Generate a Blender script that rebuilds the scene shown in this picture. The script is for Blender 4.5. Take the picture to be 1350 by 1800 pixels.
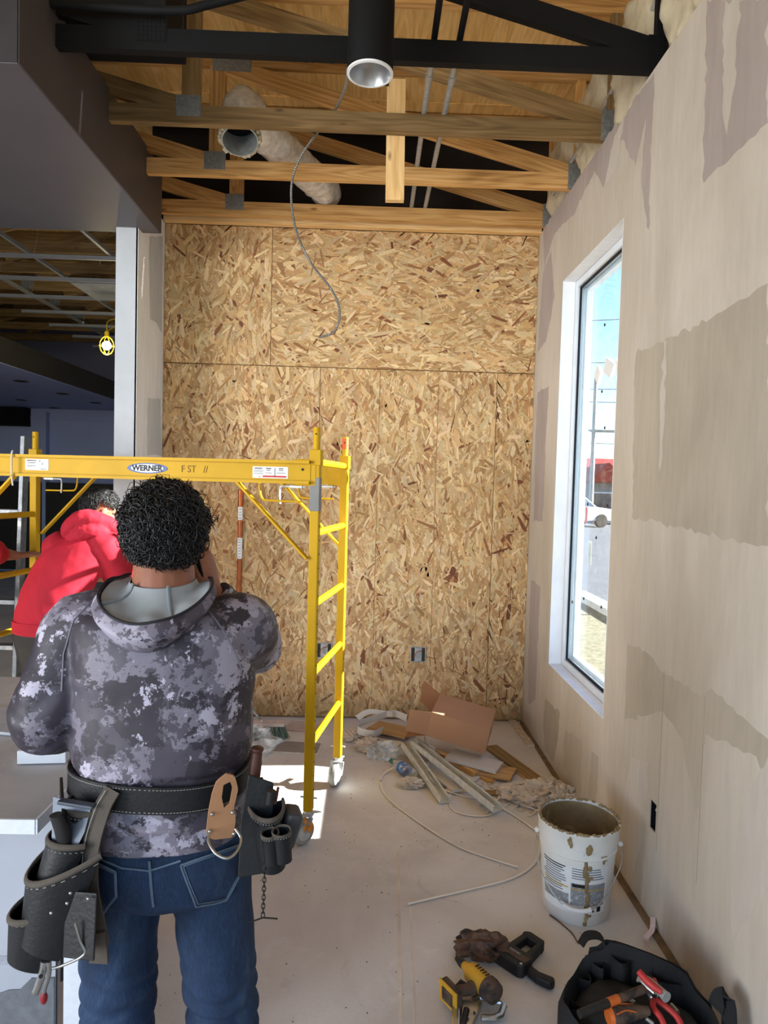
import bpy, bmesh, math, random
from math import sin, cos, pi, radians, sqrt, atan2
from mathutils import Vector, Matrix, noise as mnoise, Euler
for o in list(bpy.data.objects): bpy.data.objects.remove(o)
scene = bpy.context.scene
col = scene.collection
V = Vector
# ------------------------------------------------------------------ camera
FPX, CAMH, YAW, PITCH, ROLL = 1189.0, 1.658, .0229, .0423, .0274
_F = V((sin(YAW)*cos(PITCH), cos(YAW)*cos(PITCH), -sin(PITCH)))
_R = V((cos(YAW), -sin(YAW), 0)); _U = _R.cross(_F)
_r = _R*cos(ROLL) + _U*sin(ROLL); _u = -_R*sin(ROLL) + _U*cos(ROLL)
cam_d = bpy.data.cameras.new('camera'); cam = bpy.data.objects.new('camera', cam_d); col.objects.link(cam)
cam.matrix_world = Matrix(((_r.x, _u.x, -_F.x, 0), (_r.y, _u.y, -_F.y, 0), (_r.z, _u.z, -_F.z, CAMH), (0, 0, 0, 1)))
cam_d.sensor_fit = 'VERTICAL'; cam_d.sensor_height = 36; cam_d.lens = FPX/1800*36
cam_d.clip_start = .05; cam_d.clip_end = 500
scene.camera = cam
# ------------------------------------------------------------------ sky, sun, fill lamps added behind the camera and at the left
w = bpy.data.worlds.new('world'); scene.world = w; w.use_nodes = True
nt = w.node_tree; sky = nt.nodes.new('ShaderNodeTexSky')
sky.sky_type = 'NISHITA'; sky.sun_disc = False; sky.sun_elevation = radians(24.5); sky.sun_rotation = radians(90-3.4)
sky.air_density = 1.0; sky.dust_density = .0; sky.ozone_density = 4.0
nt.links.new(sky.outputs[0], nt.nodes['Background'].inputs[0]); nt.nodes['Background'].inputs[1].default_value = .3
def light(name, kind, energy, colr, **kw):
    d = bpy.data.lights.new(name, kind); d.energy = energy; d.color = colr
    for k, v in kw.items(): setattr(d, k, v)
    o = bpy.data.objects.new(name, d); col.objects.link(o); return o
SUN_TO = V((1, .06, .455)).normalized()
sun = light('sun', 'SUN', 26, (1, .95, .87), angle=radians(.53))
sun.rotation_euler = SUN_TO.to_track_quat('Z', 'Y').to_euler(); sun.location = (12, 1, 6)
day = light('rear_fill_light', 'AREA', 15, (.86, .93, 1), shape='RECTANGLE', size=3.6, size_y=2.4)  # weak fill from behind; the shopfront there is unseen, only assumed
day.location = (-1.2, -2.9, 1.5); day.rotation_euler = (radians(90), 0, 0)
side = light('left_fill_light', 'AREA', 52, (.97, .98, 1), shape='RECTANGLE', size=2.6, size_y=3.2)  # added fill from the left; any glazing there is unseen, only assumed
side.location = (-4.9, -.9, 1.55); side.rotation_euler = V((-5.2, -5.0, -.1)).to_track_quat('Z', 'Y').to_euler(); side.data.spread = radians(75)
scene.view_settings.view_transform = 'Standard'; scene.view_settings.look = 'None'
scene.view_settings.gamma = 1; scene.view_settings.use_curve_mapping = False
scene.view_settings.exposure = 0.72
# ------------------------------------------------------------------ helpers
def lin(c): c /= 255; return c/12.92 if c <= .04045 else ((c+.055)/1.055)**2.4
def C(r, g, b): return (lin(r), lin(g), lin(b), 1)
def ray(px, py): return _F + _r*((px-675)/FPX) + _u*((900-py)/FPX)
CAM = V((0, 0, CAMH))
def atY(px, py, y): v = ray(px, py); return CAM + v*(y/v.y)
def atZ(px, py, z): v = ray(px, py); return CAM + v*((z-CAMH)/v.z)
def atX(px, py, x): v = ray(px, py); return CAM + v*(x/v.x)
def wm(o): return (wm(o.parent) @ o.matrix_parent_inverse @ o.matrix_basis) if o.parent else o.matrix_basis.copy()
def tag(o, label=None, cat=None, group=None, kind=None):
    for k, v in (('label', label), ('category', cat), ('group', group), ('kind', kind)):
        if v: o[k] = v
    return o
def empty(name, loc, label=None, cat=None, group=None, rz=0):
    o = bpy.data.objects.new(name, None); col.objects.link(o); o.location = loc; o.rotation_euler = (0, 0, rz)
    o.empty_display_size = .1
    return tag(o, label, cat, group)
def setparent(o, p):
    o.parent = p; o.matrix_parent_inverse = wm(p).inverted()
def link_mesh(name, me, mat, parent=None, kind=None, recenter=True, matrix=None):
    o = bpy.data.objects.new(name, me); col.objects.link(o)
    if mat is not None:
        me.materials.clear(); me.materials.append(mat)
    if matrix is not None: o.matrix_basis = matrix
    elif parent is None and recenter and len(me.vertices):
        xs = [v.co for v in me.vertices]
        c = V(((min(v.x for v in xs)+max(v.x for v in xs))/2, (min(v.y for v in xs)+max(v.y for v in xs))/2, min(v.z for v in xs)))
        me.transform(Matrix.Translation(-c)); o.location = c
    if parent is not None: setparent(o, parent)
    if kind: o['kind'] = kind
    return o
def copy_tree(o, parent=None):
    c = o.copy(); col.objects.link(c)
    if parent is not None: c.parent = parent
    for ch in list(o.children): copy_tree(ch, c)
    return c
def rotm(rx=0, ry=0, rz=0): return Euler((rx, ry, rz)).to_matrix()
class MB:
    def __init__(s): s.v = []; s.f = []; s.col = []
    def add(s, vs, fs, M=None, c=None):
        n = len(s.v)
        s.v += [tuple(M @ V(p)) if M is not None else tuple(p) for p in vs]
        s.f += [tuple(i+n for i in f) for f in fs]
        if c is not None: s.col += [c]*len(fs)
        return s
    def box(s, c, d, R=None, c_=None):
        x, y, z = d[0]/2, d[1]/2, d[2]/2; c = V(c)
        vs = [V((a*x, b*y, e*z)) for e in (-1, 1) for a, b in ((-1, -1), (1, -1), (1, 1), (-1, 1))]
        if R is not None: vs = [R @ p for p in vs]
        return s.add([p+c for p in vs], [(3, 2, 1, 0), (4, 5, 6, 7), (0, 1, 5, 4), (1, 2, 6, 5), (2, 3, 7, 6), (3, 0, 4, 7)], c=c_)
    def bar(s, p0, p1, w_, h_, up=(0, 0, 1)):
        p0, p1 = V(p0), V(p1); x = (p1-p0); L = x.length; x.normalize(); u = V(up)
        y = u.cross(x)
        if y.length < 1e-4: y = V((0, 1, 0)).cross(x)
        y.normalize(); z = x.cross(y)
        return s.box((p0+p1)/2, (L, w_, h_), Matrix((x, y, z)).transposed())
    def ring(s, pts): n = len(s.v); s.v += [tuple(p) for p in pts]; return list(range(n, n+len(pts)))
    def skinrings(s, rings, cap=True, closed=False):
        n = len(rings[0]); m = len(rings)
        for i in range(m if closed else m-1):
            a, b = rings[i], rings[(i+1) % m]
            for j in range(n): s.f.append((a[j], a[(j+1) % n], b[(j+1) % n], b[j]))
        if cap and not closed:
            s.f.append(tuple(reversed(rings[0]))); s.f.append(tuple(rings[-1]))
        return s
    def tube(s, pts, r, n=8, cap=True, closed=False, lat=None):
        """r: number, list of numbers or list of (ra, rb); lat: preferred lateral axis"""
        pts = [V(p) for p in pts]; m = len(pts); rings = []; prev = None
        for i, p in enumerate(pts):
            a = pts[i-1] if (i > 0 or closed) else p; b = pts[(i+1) % m] if (i < m-1 or closed) else p
            t = (b-a).normalized()
            if lat is not None:
                l = V(lat[i] if isinstance(lat, list) else lat); l = (l - t*l.dot(t)).normalized()
            elif prev is None:
                l = t.orthogonal().normalized()
            else: l = (prev - t*prev.dot(t)).normalized()
            prev = l; q = t.cross(l)
            rr = r[i] if isinstance(r, (list, tuple)) else r
            ra, rb = rr if isinstance(rr, (list, tuple)) else (rr, rr)
            rings.append(s.ring([p + l*(ra*cos(2*pi*k/n)) + q*(rb*sin(2*pi*k/n)) for k in range(n)]))
        return s.skinrings(rings, cap, closed)
    def lathe(s, prof, o=(0, 0, 0), n=24, R=None, cap=False):
        o = V(o); rings = []
        for r, z in prof:
            ps = [V((r*cos(2*pi*k/n), r*sin(2*pi*k/n), z)) for k in range(n)]
            rings.append(s.ring([(R @ p if R is not None else p)+o for p in ps]))
        return s.skinrings(rings, cap)
    def cyl(s, p0, p1, r, n=12, r1=None): return s.tube([p0, p1], [r, r if r1 is None else r1], n)
    def ball(s, c, r, n=12, m=8, R=None):
        c = V(c); r = V(r) if isinstance(r, (tuple, list)) else V((r, r, r)); rings = []
        for i in range(1, m):
            a = pi*i/m
            ps = [V((r.x*sin(a)*cos(2*pi*k/n), r.y*sin(a)*sin(2*pi*k/n), -r.z*cos(a))) for k in range(n)]
            rings.append(s.ring([(R @ p if R is not None else p)+c for p in ps]))
        return s.skinrings(rings, True)
    def prism(s, poly, t, M=None):
        """poly: 2D outline in local xy, extruded 0..t along local z"""
        n = len(poly)
        vs = [(p[0], p[1], 0) for p in poly] + [(p[0], p[1], t) for p in poly]
        fs = [tuple(reversed(range(n))), tuple(range(n, 2*n))] + [(i, (i+1) % n, (i+1) % n+n, i+n) for i in range(n)]
        return s.add(vs, fs, M)
    def strip(s, pts, wdt, t, side):
        """flat ribbon: pts path, side = list/vec of the width direction"""
        pts = [V(p) for p in pts]; rings = []
        for i, p in enumerate(pts):
            a = pts[max(i-1, 0)]; b = pts[min(i+1, len(pts)-1)]; tt = (b-a).normalized()
            sd = V(side[i] if isinstance(side, list) else side); sd = (sd-tt*sd.dot(tt)).normalized(); nn = tt.cross(sd)
            rings.append(s.ring([p+sd*wdt/2+nn*t/2, p-sd*wdt/2+nn*t/2, p-sd*wdt/2-nn*t/2, p+sd*wdt/2-nn*t/2]))
        return s.skinrings(rings, True)
    def mesh(s, name, smooth=None):
        me = bpy.data.meshes.new(name); me.from_pydata(s.v, [], s.f)
        bm = bmesh.new(); bm.from_mesh(me); bmesh.ops.recalc_face_normals(bm, faces=bm.faces[:]); bm.to_mesh(me); bm.free()
        if s.col:
            at = me.attributes.new('col', 'FLOAT_COLOR', 'FACE')
            for i, c_ in enumerate(s.col): at.data[i].color = c_
        if smooth is not None:
            me.polygons.foreach_set('use_smooth', [True]*len(me.polygons)); me.set_sharp_from_angle(angle=radians(smooth))
        return me
    def build(s, name, mat, parent=None, smooth=None, bevel=0, kind=None, seg=2, matrix=None, sub=0):
        o = link_mesh(name, s.mesh(name, smooth), mat, parent, kind, matrix=matrix)
        if bevel:
            b = o.modifiers.new('bevel', 'BEVEL'); b.width = bevel; b.segments = seg; b.limit_method = 'ANGLE'; b.angle_limit = radians(40)
        if sub:
            b = o.modifiers.new('sub', 'SUBSURF'); b.levels = sub; b.render_levels = sub
        return o
def smoothpath(pts, n=6):
    pts = [V(p) for p in pts]; out = []
    P = [pts[0]*2-pts[1]] + pts + [pts[-1]*2-pts[-2]]
    for i in range(1, len(P)-2):
        a, b, c, d = P[i-1:i+3]
        for k in range(n):
            t = k/n
            out.append(.5*((2*b)+(c-a)*t+(2*a-5*b+4*c-d)*t*t+(3*b-a-3*c+d)*t**3))
    return out + [pts[-1]]
# ------------------------------------------------------------------ materials
MATS = {}
def nodes(name, rough=.6, metal=0, spec=.5):
    m = bpy.data.materials.new(name); m.use_nodes = True; t = m.node_tree; b = t.nodes['Principled BSDF']
    b.inputs['Roughness'].default_value = rough; b.inputs['Metallic'].default_value = metal; b.inputs['Specular IOR Level'].default_value = spec
    MATS[name] = m
    return m, t, b
def N(t, kind, **kw):
    n = t.nodes.new('ShaderNode'+kind)
    for k, v in kw.items():
        if k in n.inputs: n.inputs[k].default_value = v
        else: setattr(n, k, v)
    return n
def L(t, a, b): t.links.new(a, b)
def coords(t, stretch=(1, 1, 1), space='Object', rnd=True):
    tc = N(t, 'TexCoord'); mp = N(t, 'Mapping'); mp.inputs['Scale'].default_value = stretch
    L(t, tc.outputs[space], mp.inputs['Vector'])
    if rnd:
        oi = N(t, 'ObjectInfo'); ml = N(t, 'Math', operation='MULTIPLY'); ml.inputs[1].default_value = 37.0
        L(t, oi.outputs['Random'], ml.inputs[0]); L(t, ml.outputs[0], mp.inputs['Location'])
    return mp.outputs[0]
def nz(t, vec, scale, detail=5, rough=.55, dist=0):
    n = N(t, 'TexNoise'); n.inputs['Scale'].default_value = scale; n.inputs['Detail'].default_value = detail
    n.inputs['Roughness'].default_value = rough; n.inputs['Distortion'].default_value = dist; L(t, vec, n.inputs['Vector']); return n.outputs['Fac']
def ramp(t, fac, stops, interp='LINEAR'):
    r = N(t, 'ValToRGB'); cr = r.color_ramp; cr.interpolation = interp
    while len(cr.elements) < len(stops): cr.elements.new(.5)
    for e, (p, c) in zip(cr.elements, stops): e.position = p; e.color = c if not isinstance(c, (int, float)) else (c, c, c, 1)
    L(t, fac, r.inputs[0]); return r.outputs[0]
def mix(t, fac, a, b, mode='MIX'):
    m = N(t, 'Mix', data_type='RGBA', blend_type=mode)
    for s, x in ((0, fac), (6, a), (7, b)):
        if isinstance(x, (int, float)): m.inputs[s].default_value = x
        elif isinstance(x, tuple): m.inputs[s].default_value = x
        else: L(t, x, m.inputs[s])
    return m.outputs[2]
def bump(t, b, h, strength, dist=.01):
    bp = N(t, 'Bump'); bp.inputs['Strength'].default_value = strength; bp.inputs['Distance'].default_value = dist
    L(t, h, bp.inputs['Height']); L(t, bp.outputs[0], b.inputs['Normal'])
def scl(c, k): return (c[0]*k, c[1]*k, c[2]*k, 1)
def mat(name, colr, rough=.6, metal=0, var=.18, vs=9, stretch=(1, 1, 1), bmp=0, bs=80, col2=None, thr=None, spec=.4):
    """plain material with mottled colour; col2 + thr: dirt blotches of another colour"""
    if name in MATS: return MATS[name]
    m, t, b = nodes(name, rough, metal, spec); v = coords(t, stretch)
    n1 = nz(t, v, vs, 6)
    c_ = ramp(t, n1, [(.3, scl(colr, 1-var)), (.7, scl(colr, 1+var))])
    if col2 is not None:
        n2 = nz(t, v, vs*.7, 8, .65, .4); lo = thr or .55
        c_ = mix(t, ramp(t, n2, [(lo, 0), (lo+.12, 1)]), c_, col2)
    L(t, c_, b.inputs['Base Color'])
    if bmp: bump(t, b, nz(t, v, bs, 4), bmp, .004)
    return m
def lumber_mat(name, c1, c2, c3, rough=.75):
    m, t, b = nodes(name, rough, 0, .25); v = coords(t, (2.2, 70, 70))
    a = nz(t, v, 1.0, 3, .55, .6)
    v2 = coords(t, (.8, 9, 9)); wn = nz(t, v2, 1.0, 2, .5, .3); wm_ = N(t, 'Math', operation='MULTIPLY'); wm_.inputs[1].default_value = 60.0; L(t, wn, wm_.inputs[0]); wv = N(t, 'Math', operation='SINE'); L(t, wm_.outputs[0], wv.inputs[0])
    f = N(t, 'Math', operation='MULTIPLY_ADD'); L(t, wv.outputs[0], f.inputs[0]); f.inputs[1].default_value = .10; L(t, a, f.inputs[2])
    g = ramp(t, f.outputs[0], [(.15, c1), (.5, c2), (.85, c3)])
    v3 = coords(t, (3.2, 8, 8)); vo = N(t, 'TexVoronoi'); vo.inputs['Scale'].default_value = 1.1; L(t, v3, vo.inputs['Vector'])
    g = mix(t, ramp(t, vo.outputs['Distance'], [(.03, .75), (.11, 0)]), g, scl(c1, .35))
    oi = N(t, 'ObjectInfo'); hv = N(t, 'HueSaturation'); mr = N(t, 'MapRange'); mr.inputs[3].default_value = .82; mr.inputs[4].default_value = 1.18
    L(t, oi.outputs['Random'], mr.inputs[0]); L(t, mr.outputs[0], hv.inputs['Value']); L(t, g, hv.inputs['Color'])
    L(t, hv.outputs[0], b.inputs['Base Color']); bump(t, b, a, .25, .003); return m
def glassy(name, tint=(1, 1, 1, 1), rough=.02, haze=.05, hazecol=(.8, .85, .9, 1), hs=25, lo=.5, ior=1.45):
    """clear film: see-through with a fresnel shine and a little dust"""
    m = bpy.data.materials.new(name); m.use_nodes = True; t = m.node_tree; t.nodes.remove(t.nodes['Principled BSDF']); MATS[name] = m
    out = t.nodes['Material Output']; tr = N(t, 'BsdfTransparent'); tr.inputs[0].default_value = tint
    gl = N(t, 'BsdfGlossy'); gl.inputs['Roughness'].default_value = rough; lw = N(t, 'LayerWeight'); lw.inputs[0].default_value = .5; pw = N(t, 'Math', operation='POWER'); pw.inputs[1].default_value = 4.0; L(t, lw.outputs['Facing'], pw.inputs[0]); fr = N(t, 'Math', operation='MULTIPLY_ADD'); fr.inputs[1].default_value = .6; fr.inputs[2].default_value = .04; L(t, pw.outputs[0], fr.inputs[0])
    mx = N(t, 'MixShader'); L(t, fr.outputs[0], mx.inputs[0]); L(t, tr.outputs[0], mx.inputs[1]); L(t, gl.outputs[0], mx.inputs[2])
    df = N(t, 'BsdfDiffuse'); df.inputs[0].default_value = hazecol
    v = coords(t); n = ramp(t, nz(t, v, hs, 7, .65), [(lo, 0), (lo+.25, haze)])
    m2 = N(t, 'MixShader'); L(t, n, m2.inputs[0]); L(t, mx.outputs[0], m2.inputs[1]); L(t, df.outputs[0], m2.inputs[2]); L(t, m2.outputs[0], out.inputs[0])
    return m
def emat(name, colr, s):
    m, t, b = nodes(name, .5); b.inputs['Base Color'].default_value = colr; b.inputs['Emission Color'].default_value = colr; b.inputs['Emission Strength'].default_value = s; return m
def textmesh(txt, size, ext=.0004, bold=0.0, sx=1.0):
    cu = bpy.data.curves.new('t', 'FONT'); cu.body = txt; cu.size = size; cu.extrude = ext; cu.align_x = 'CENTER'; cu.align_y = 'CENTER'; cu.offset = bold; cu.resolution_u = 3
    ob = bpy.data.objects.new('t', cu); me = bpy.data.meshes.new_from_object(ob)
    bpy.data.objects.remove(ob); bpy.data.curves.remove(cu)
    if sx != 1: me.transform(Matrix.Diagonal((sx, 1, 1, 1)))
    return me
def text(name, txt, size, M, mt, parent, bold=0.0, sx=1.0):
    """lettering as a thin raised mesh; M maps text xy-plane to the world"""
    me = textmesh(txt, size, bold=bold, sx=sx); me.transform(M)
    return link_mesh(name, me, mt, parent)
def frame(o, x, z):
    """matrix: origin o, local x along x, local z along z"""
    x = V(x).normalized(); z = V(z); z = (z-x*z.dot(x)).normalized(); y = z.cross(x)
    return Matrix(((x.x, y.x, z.x, o[0]), (x.y, y.y, z.y, o[1]), (x.z, y.z, z.z, o[2]), (0, 0, 0, 1)))
rnd = random.Random(7)
# ================================================================== MATERIALS OF THE ROOM
D = 4.69; XR = 1.1228; XL = -1.4283
def osb_mat():
    m, t, b = nodes('osb', .72, 0, .3); at = N(t, 'Attribute', attribute_name='col'); v = coords(t, rnd=False)
    n = nz(t, v, 160, 4, .6); k = ramp(t, n, [(.3, .82), (.7, 1.12)])
    cc = mix(t, 1.0, at.outputs['Color'], k, 'MULTIPLY')
    sm = ramp(t, nz(t, v, 1.3, 3), [(.35, .88), (.7, 1.06)]); cc = mix(t, 1.0, cc, sm, 'MULTIPLY')
    sp = N(t, 'SeparateXYZ'); tc = N(t, 'TexCoord'); L(t, tc.outputs['Object'], sp.inputs[0])
    ad = N(t, 'Math', operation='MULTIPLY_ADD'); L(t, nz(t, v, 3.0, 5, .6), ad.inputs[0]); ad.inputs[1].default_value = .55; L(t, sp.outputs['Z'], ad.inputs[2])
    cc = mix(t, ramp(t, ad.outputs[0], [(.28, .55), (.48, 0)]), cc, C(122, 104, 66))      # water stain along the foot
    L(t, cc, b.inputs['Base Color']); bump(t, b, n, .2, .002); return m
M_osb = osb_mat()
def concrete_mat():
    m, t, b = nodes('dusty_concrete', .82, 0, .25); v = coords(t, rnd=False)
    a = nz(t, v, 1.6, 7, .6, .5); base = ramp(t, a, [(.3, C(196, 190, 186)), (.52, C(212, 207, 203)), (.72, C(224, 220, 217))])
    d = ramp(t, nz(t, v, 5.5, 9, .7, .8), [(.56, 0), (.72, .55)]); base = mix(t, d, base, C(230, 227, 224))
    g = ramp(t, nz(t, v, 3.1, 9, .72, 1.5), [(.60, 0), (.78, .5)]); base = mix(t, g, base, C(150, 140, 132))
    s = ramp(t, nz(t, v, 75, 3, .6), [(.68, 0), (.76, .5)]); base = mix(t, s, base, C(120, 108, 100))
    L(t, base, b.inputs['Base Color']); bump(t, b, nz(t, v, 45, 6, .6), .22, .004)
    L(t, ramp(t, a, [(.3, .7), (.7, .9)]), b.inputs['Roughness']); return m
M_floor = concrete_mat()
def mud_mat(name, c1, c2, sc=2.2):
    m, t, b = nodes(name, .85, 0, .2); v = coords(t, (1, 1, .35), rnd=False)
    a = nz(t, v, sc, 6, .6, .6); base = ramp(t, a, [(.35, c1), (.65, c2)])
    v2 = coords(t, (1, 6, .8), rnd=False); k = ramp(t, nz(t, v2, 6, 5, .6), [(.3, .94), (.7, 1.04)])
    L(t, mix(t, 1.0, base, k, 'MULTIPLY'), b.inputs['Base Color']); bump(t, b, nz(t, v2, 9, 6, .65), .12, .003); return m
M_mud = mud_mat('joint_compound', C(182, 172, 158), C(200, 191, 180))
M_mud2 = mud_mat('thin_joint_compound', C(186, 177, 166), C(200, 192, 184))
M_paper = mud_mat('drywall_paper', C(162, 150, 145), C(174, 162, 157))
M_paper2 = mud_mat('drywall_paper_primed', C(166, 156, 141), C(180, 170, 155))
M_white = mud_mat('white_primer', C(226, 228, 233), C(240, 241, 245))
M_greyend = mud_mat('grey_primer', C(186, 190, 196), C(202, 206, 210))
M_pine = lumber_mat('pine_lumber', C(150, 106, 58), C(198, 152, 92), C(222, 182, 124))
M_pineold = lumber_mat('weathered_lumber', C(104, 82, 52), C(142, 114, 74), C(168, 138, 94))
M_pinelight = lumber_mat('fresh_lumber', C(196, 152, 94), C(222, 182, 124), C(236, 202, 150))
M_black = mat('black_paint', C(13, 14, 17), .7, bmp=.1, spec=.2)
M_galv = mat('galvanised_steel', C(172, 174, 172), .42, .35, var=.2, vs=40)
M_plate = mat('truss_plate', C(138, 140, 138), .5, .3, var=.25, vs=60)
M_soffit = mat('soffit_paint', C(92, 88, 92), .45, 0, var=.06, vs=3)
M_soffitshade = mat('soffit_side_shade', C(74, 68, 68), .5, 0, var=.06, vs=3)  # same soffit paint, darker: the side's shade put into the colour
M_alum = mat('white_aluminium', C(222, 228, 236), .4, .1, var=.05)
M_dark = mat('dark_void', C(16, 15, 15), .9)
M_gasket = mat('black_rubber', C(14, 14, 15), .7)
def ply_mat():
    m, t, b = nodes('plywood', .75, 0, .25); v = coords(t, (7, .9, 7))
    g = nz(t, v, 1.6, 6, .6, 2.5); a = ramp(t, g, [(.3, C(206, 160, 92)), (.5, C(230, 190, 122)), (.7, C(240, 206, 144))])
    fn = nz(t, coords(t, (60, 4, 60)), 1.0, 3, .5); a = mix(t, 1.0, a, ramp(t, fn, [(.3, .88), (.7, 1.08)]), 'MULTIPLY')
    k = N(t, 'TexVoronoi'); k.inputs['Scale'].default_value = 2.6; L(t, coords(t), k.inputs['Vector'])
    a = mix(t, ramp(t, k.outputs['Distance'], [(.02, .8), (.07, 0)]), a, C(96, 56, 26))
    L(t, a, b.inputs['Base Color']); return m
M_ply = ply_mat()
def struct(name, mb, m, parent=None, **kw):
    o = mb.build(name, m, parent, **kw)
    if parent is None: o['kind'] = 'structure'
    return o
# ================================================================== FLOOR, GROUND
fl = struct('floor', MB().box((-2.7, 4.4, -.06), (7.85, 14.8, .12)), M_floor)
# back wall: studs/sheathing core + OSB sheets as parts
wb = struct('wall_back', MB().box((-.15, D+.085, 1.69), (2.8, .14, 3.38)), M_pineold)
def osb(x0, x1, z0, z1, horiz, seed):
    r = random.Random(seed); mb = MB(); g = .0016
    mb.box(((x0+x1)/2, D+.0066, (z0+z1)/2), (x1-x0-2*g, .0118, z1-z0-2*g), c_=C(186, 142, 94))
    area = (x1-x0)*(z1-z0); n = int(area*2600)
    pal = [C(222, 190, 142), C(212, 174, 124), C(198, 156, 106), C(230, 202, 158), C(180, 136, 90), C(216, 180, 130), C(206, 166, 116), C(224, 194, 148)]
    dk = [C(146, 94, 62), C(130, 80, 54), C(158, 108, 72)]
    for i in range(n):
        cx, cz = r.uniform(x0, x1), r.uniform(z0, z1)
        a = (0 if horiz else pi/2) + r.gauss(0, .62)
        Lh = r.uniform(.032, .075); wd = r.choice((.0035, .005, .006, .008, .010, .014)); y = D+.0004-.0016*(i/n)-r.random()*.0002
        if r.random() < .12: Lh *= .5; wd *= 1.5
        ca, sa = cos(a), sin(a); k = r.uniform(-.6, .6)
        o = [(-Lh, -wd*r.uniform(.3, 1)), (-Lh*.55, -wd), (Lh*.6, -wd*r.uniform(.8, 1)), (Lh, -wd*r.uniform(0, .8)+wd*k*.3), (Lh*r.uniform(.8, 1), wd*r.uniform(.3, 1)), (-Lh*.5, wd), (-Lh*r.uniform(.85, 1), wd*r.uniform(.2, .9))]
        vs = []
        for u, v in o:
            X = min(max(cx+u*ca-v*sa, x0+g), x1-g); Z = min(max(cz+u*sa+v*ca, z0+g), z1-g); vs.append((X, y, Z))
        p = r.choice(dk) if r.random() < .05 else r.choice(pal); q = r.uniform(.70, 1.12)
        mb.add(vs, [tuple(reversed(range(7)))], c=(p[0]*q, p[1]*q*r.uniform(.96, 1.03), p[2]*q*r.uniform(.92, 1.05), 1))
    me = bpy.data.meshes.new('osb_sheet'); me.from_pydata(mb.v, [], mb.f)
    at = me.attributes.new('col', 'FLOAT_COLOR', 'FACE'); at.data.foreach_set('color', [c for q in mb.col for c in q])
    return link_mesh('osb_sheet', me, M_osb, wb)
xs = -.3556
osb(XL, xs, 0.012, 2.44, False, 1); osb(xs, xs+1.22, 0.012, 2.44, False, 2); osb(xs+1.22, XR, 0.012, 2.44, False, 3)
osb(XL, -.70, 2.443, 3.375, False, 4); osb(-.70, XR, 2.443, 3.375, True, 5)
for px, py in ((668, 668), (771, 671)):     # snapped chalk lines
    a = atY(px, py, D-.0022); MB().box((a.x, D-.0022, 1.22), (.0022, .0006, 2.40)).build('chalk_line', mat('chalk_brown', C(150, 92, 62), .9), wb)
# ================================================================== RIGHT WALL with window opening and outlet hole
def holed_wall(name, x0, x1, ys, zs, holes, m):
    """wall between x0 (room face) and x1, grid lines ys, zs; holes = set of (iy, iz)"""
    mb = MB()
    for i in range(len(ys)-1):
        for j in range(len(zs)-1):
            y0, y1, z0, z1 = ys[i], ys[i+1], zs[j], zs[j+1]
            if (i, j) in holes:
                for q in (((x0, y0, z0), (x1, y0, z0), (x1, y1, z0), (x0, y1, z0)), ((x0, y0, z1), (x1, y0, z1), (x1, y1, z1), (x0, y1, z1)),
                          ((x0, y0, z0), (x1, y0, z0), (x1, y0, z1), (x0, y0, z1)), ((x0, y1, z0), (x1, y1, z0), (x1, y1, z1), (x0, y1, z1))):
                    mb.add(q, [(0, 1, 2, 3)])
            else:
                for x in (x0, x1): mb.add([(x, y0, z0), (x, y1, z0), (x, y1, z1), (x, y0, z1)], [(0, 1, 2, 3)])
    for x, y in ((0, 0),):
        a, b, c_, d = ys[0], ys[-1], zs[0], zs[-1]
        mb.add([(x0, a, d), (x1, a, d), (x1, b, d), (x0, b, d)], [(0, 1, 2, 3)])
        mb.add([(x0, a, c_), (x1, a, c_), (x1, a, d), (x0, a, d)], [(0, 1, 2, 3)])
        mb.add([(x0, b, c_), (x1, b, c_), (x1, b, d), (x0, b, d)], [(0, 1, 2, 3)])
    bm = bmesh.new(); me = mb.mesh(name); bm.from_mesh(me); bmesh.ops.remove_doubles(bm, verts=bm.verts[:], dist=1e-5); bmesh.ops.recalc_face_normals(bm, faces=bm.faces[:]); bm.to_mesh(me); bm.free()
    o = link_mesh(name, me, m, None); o['kind'] = 'structure'; return o
WY0, WY1, WZ0, WZ1 = 3.10, 4.06, .586, 2.889
wr = holed_wall('wall_right', XR, XR+.17, [-3, 2.497, 2.553, WY0, WY1, D+.155], [0, .355, .465, WZ0, WZ1, 3.385], {(1, 1), (3, 3)}, M_mud)
# bare paper and trowel marks on the drywall: thin irregular coats, traced on the wall plane
def coat(pts, m, name='plaster_patch', jag=.006, parent=None, plane='R', off=.0006, seed=0, soft=3):
    r = random.Random(seed*7+len(pts)); P = [atX(px, py, XR) if plane == 'R' else px for px, py in pts] if plane == 'R' else [V(p) for p in pts]
    out = []
    for i, p in enumerate(P):
        q = P[(i+1) % len(P)]; n = max(2, int((q-p).length/.03))
        for k in range(n):
            s = p.lerp(q, k/n)
            if k: s = s + (q-p).normalized().orthogonal().normalized()*0
            j = V((0, r.gauss(0, jag), r.gauss(0, jag))) if plane == 'R' else V((0, r.gauss(0, jag), r.gauss(0, jag)))
            out.append(s + (j if k else V((0, 0, 0))))
    sgn = -1 if plane == 'R' else 1
    mb = MB(); n = len(out)
    mb.v = [tuple(p) for p in out] + [tuple(p+V((sgn*off, 0, 0))) for p in out]
    mb.f = [tuple(range(n, 2*n))] + [(i, (i+1) % n, (i+1) % n+n, i+n) for i in range(n)]
    return mb.build(name, m, parent)
S = 0
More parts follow.
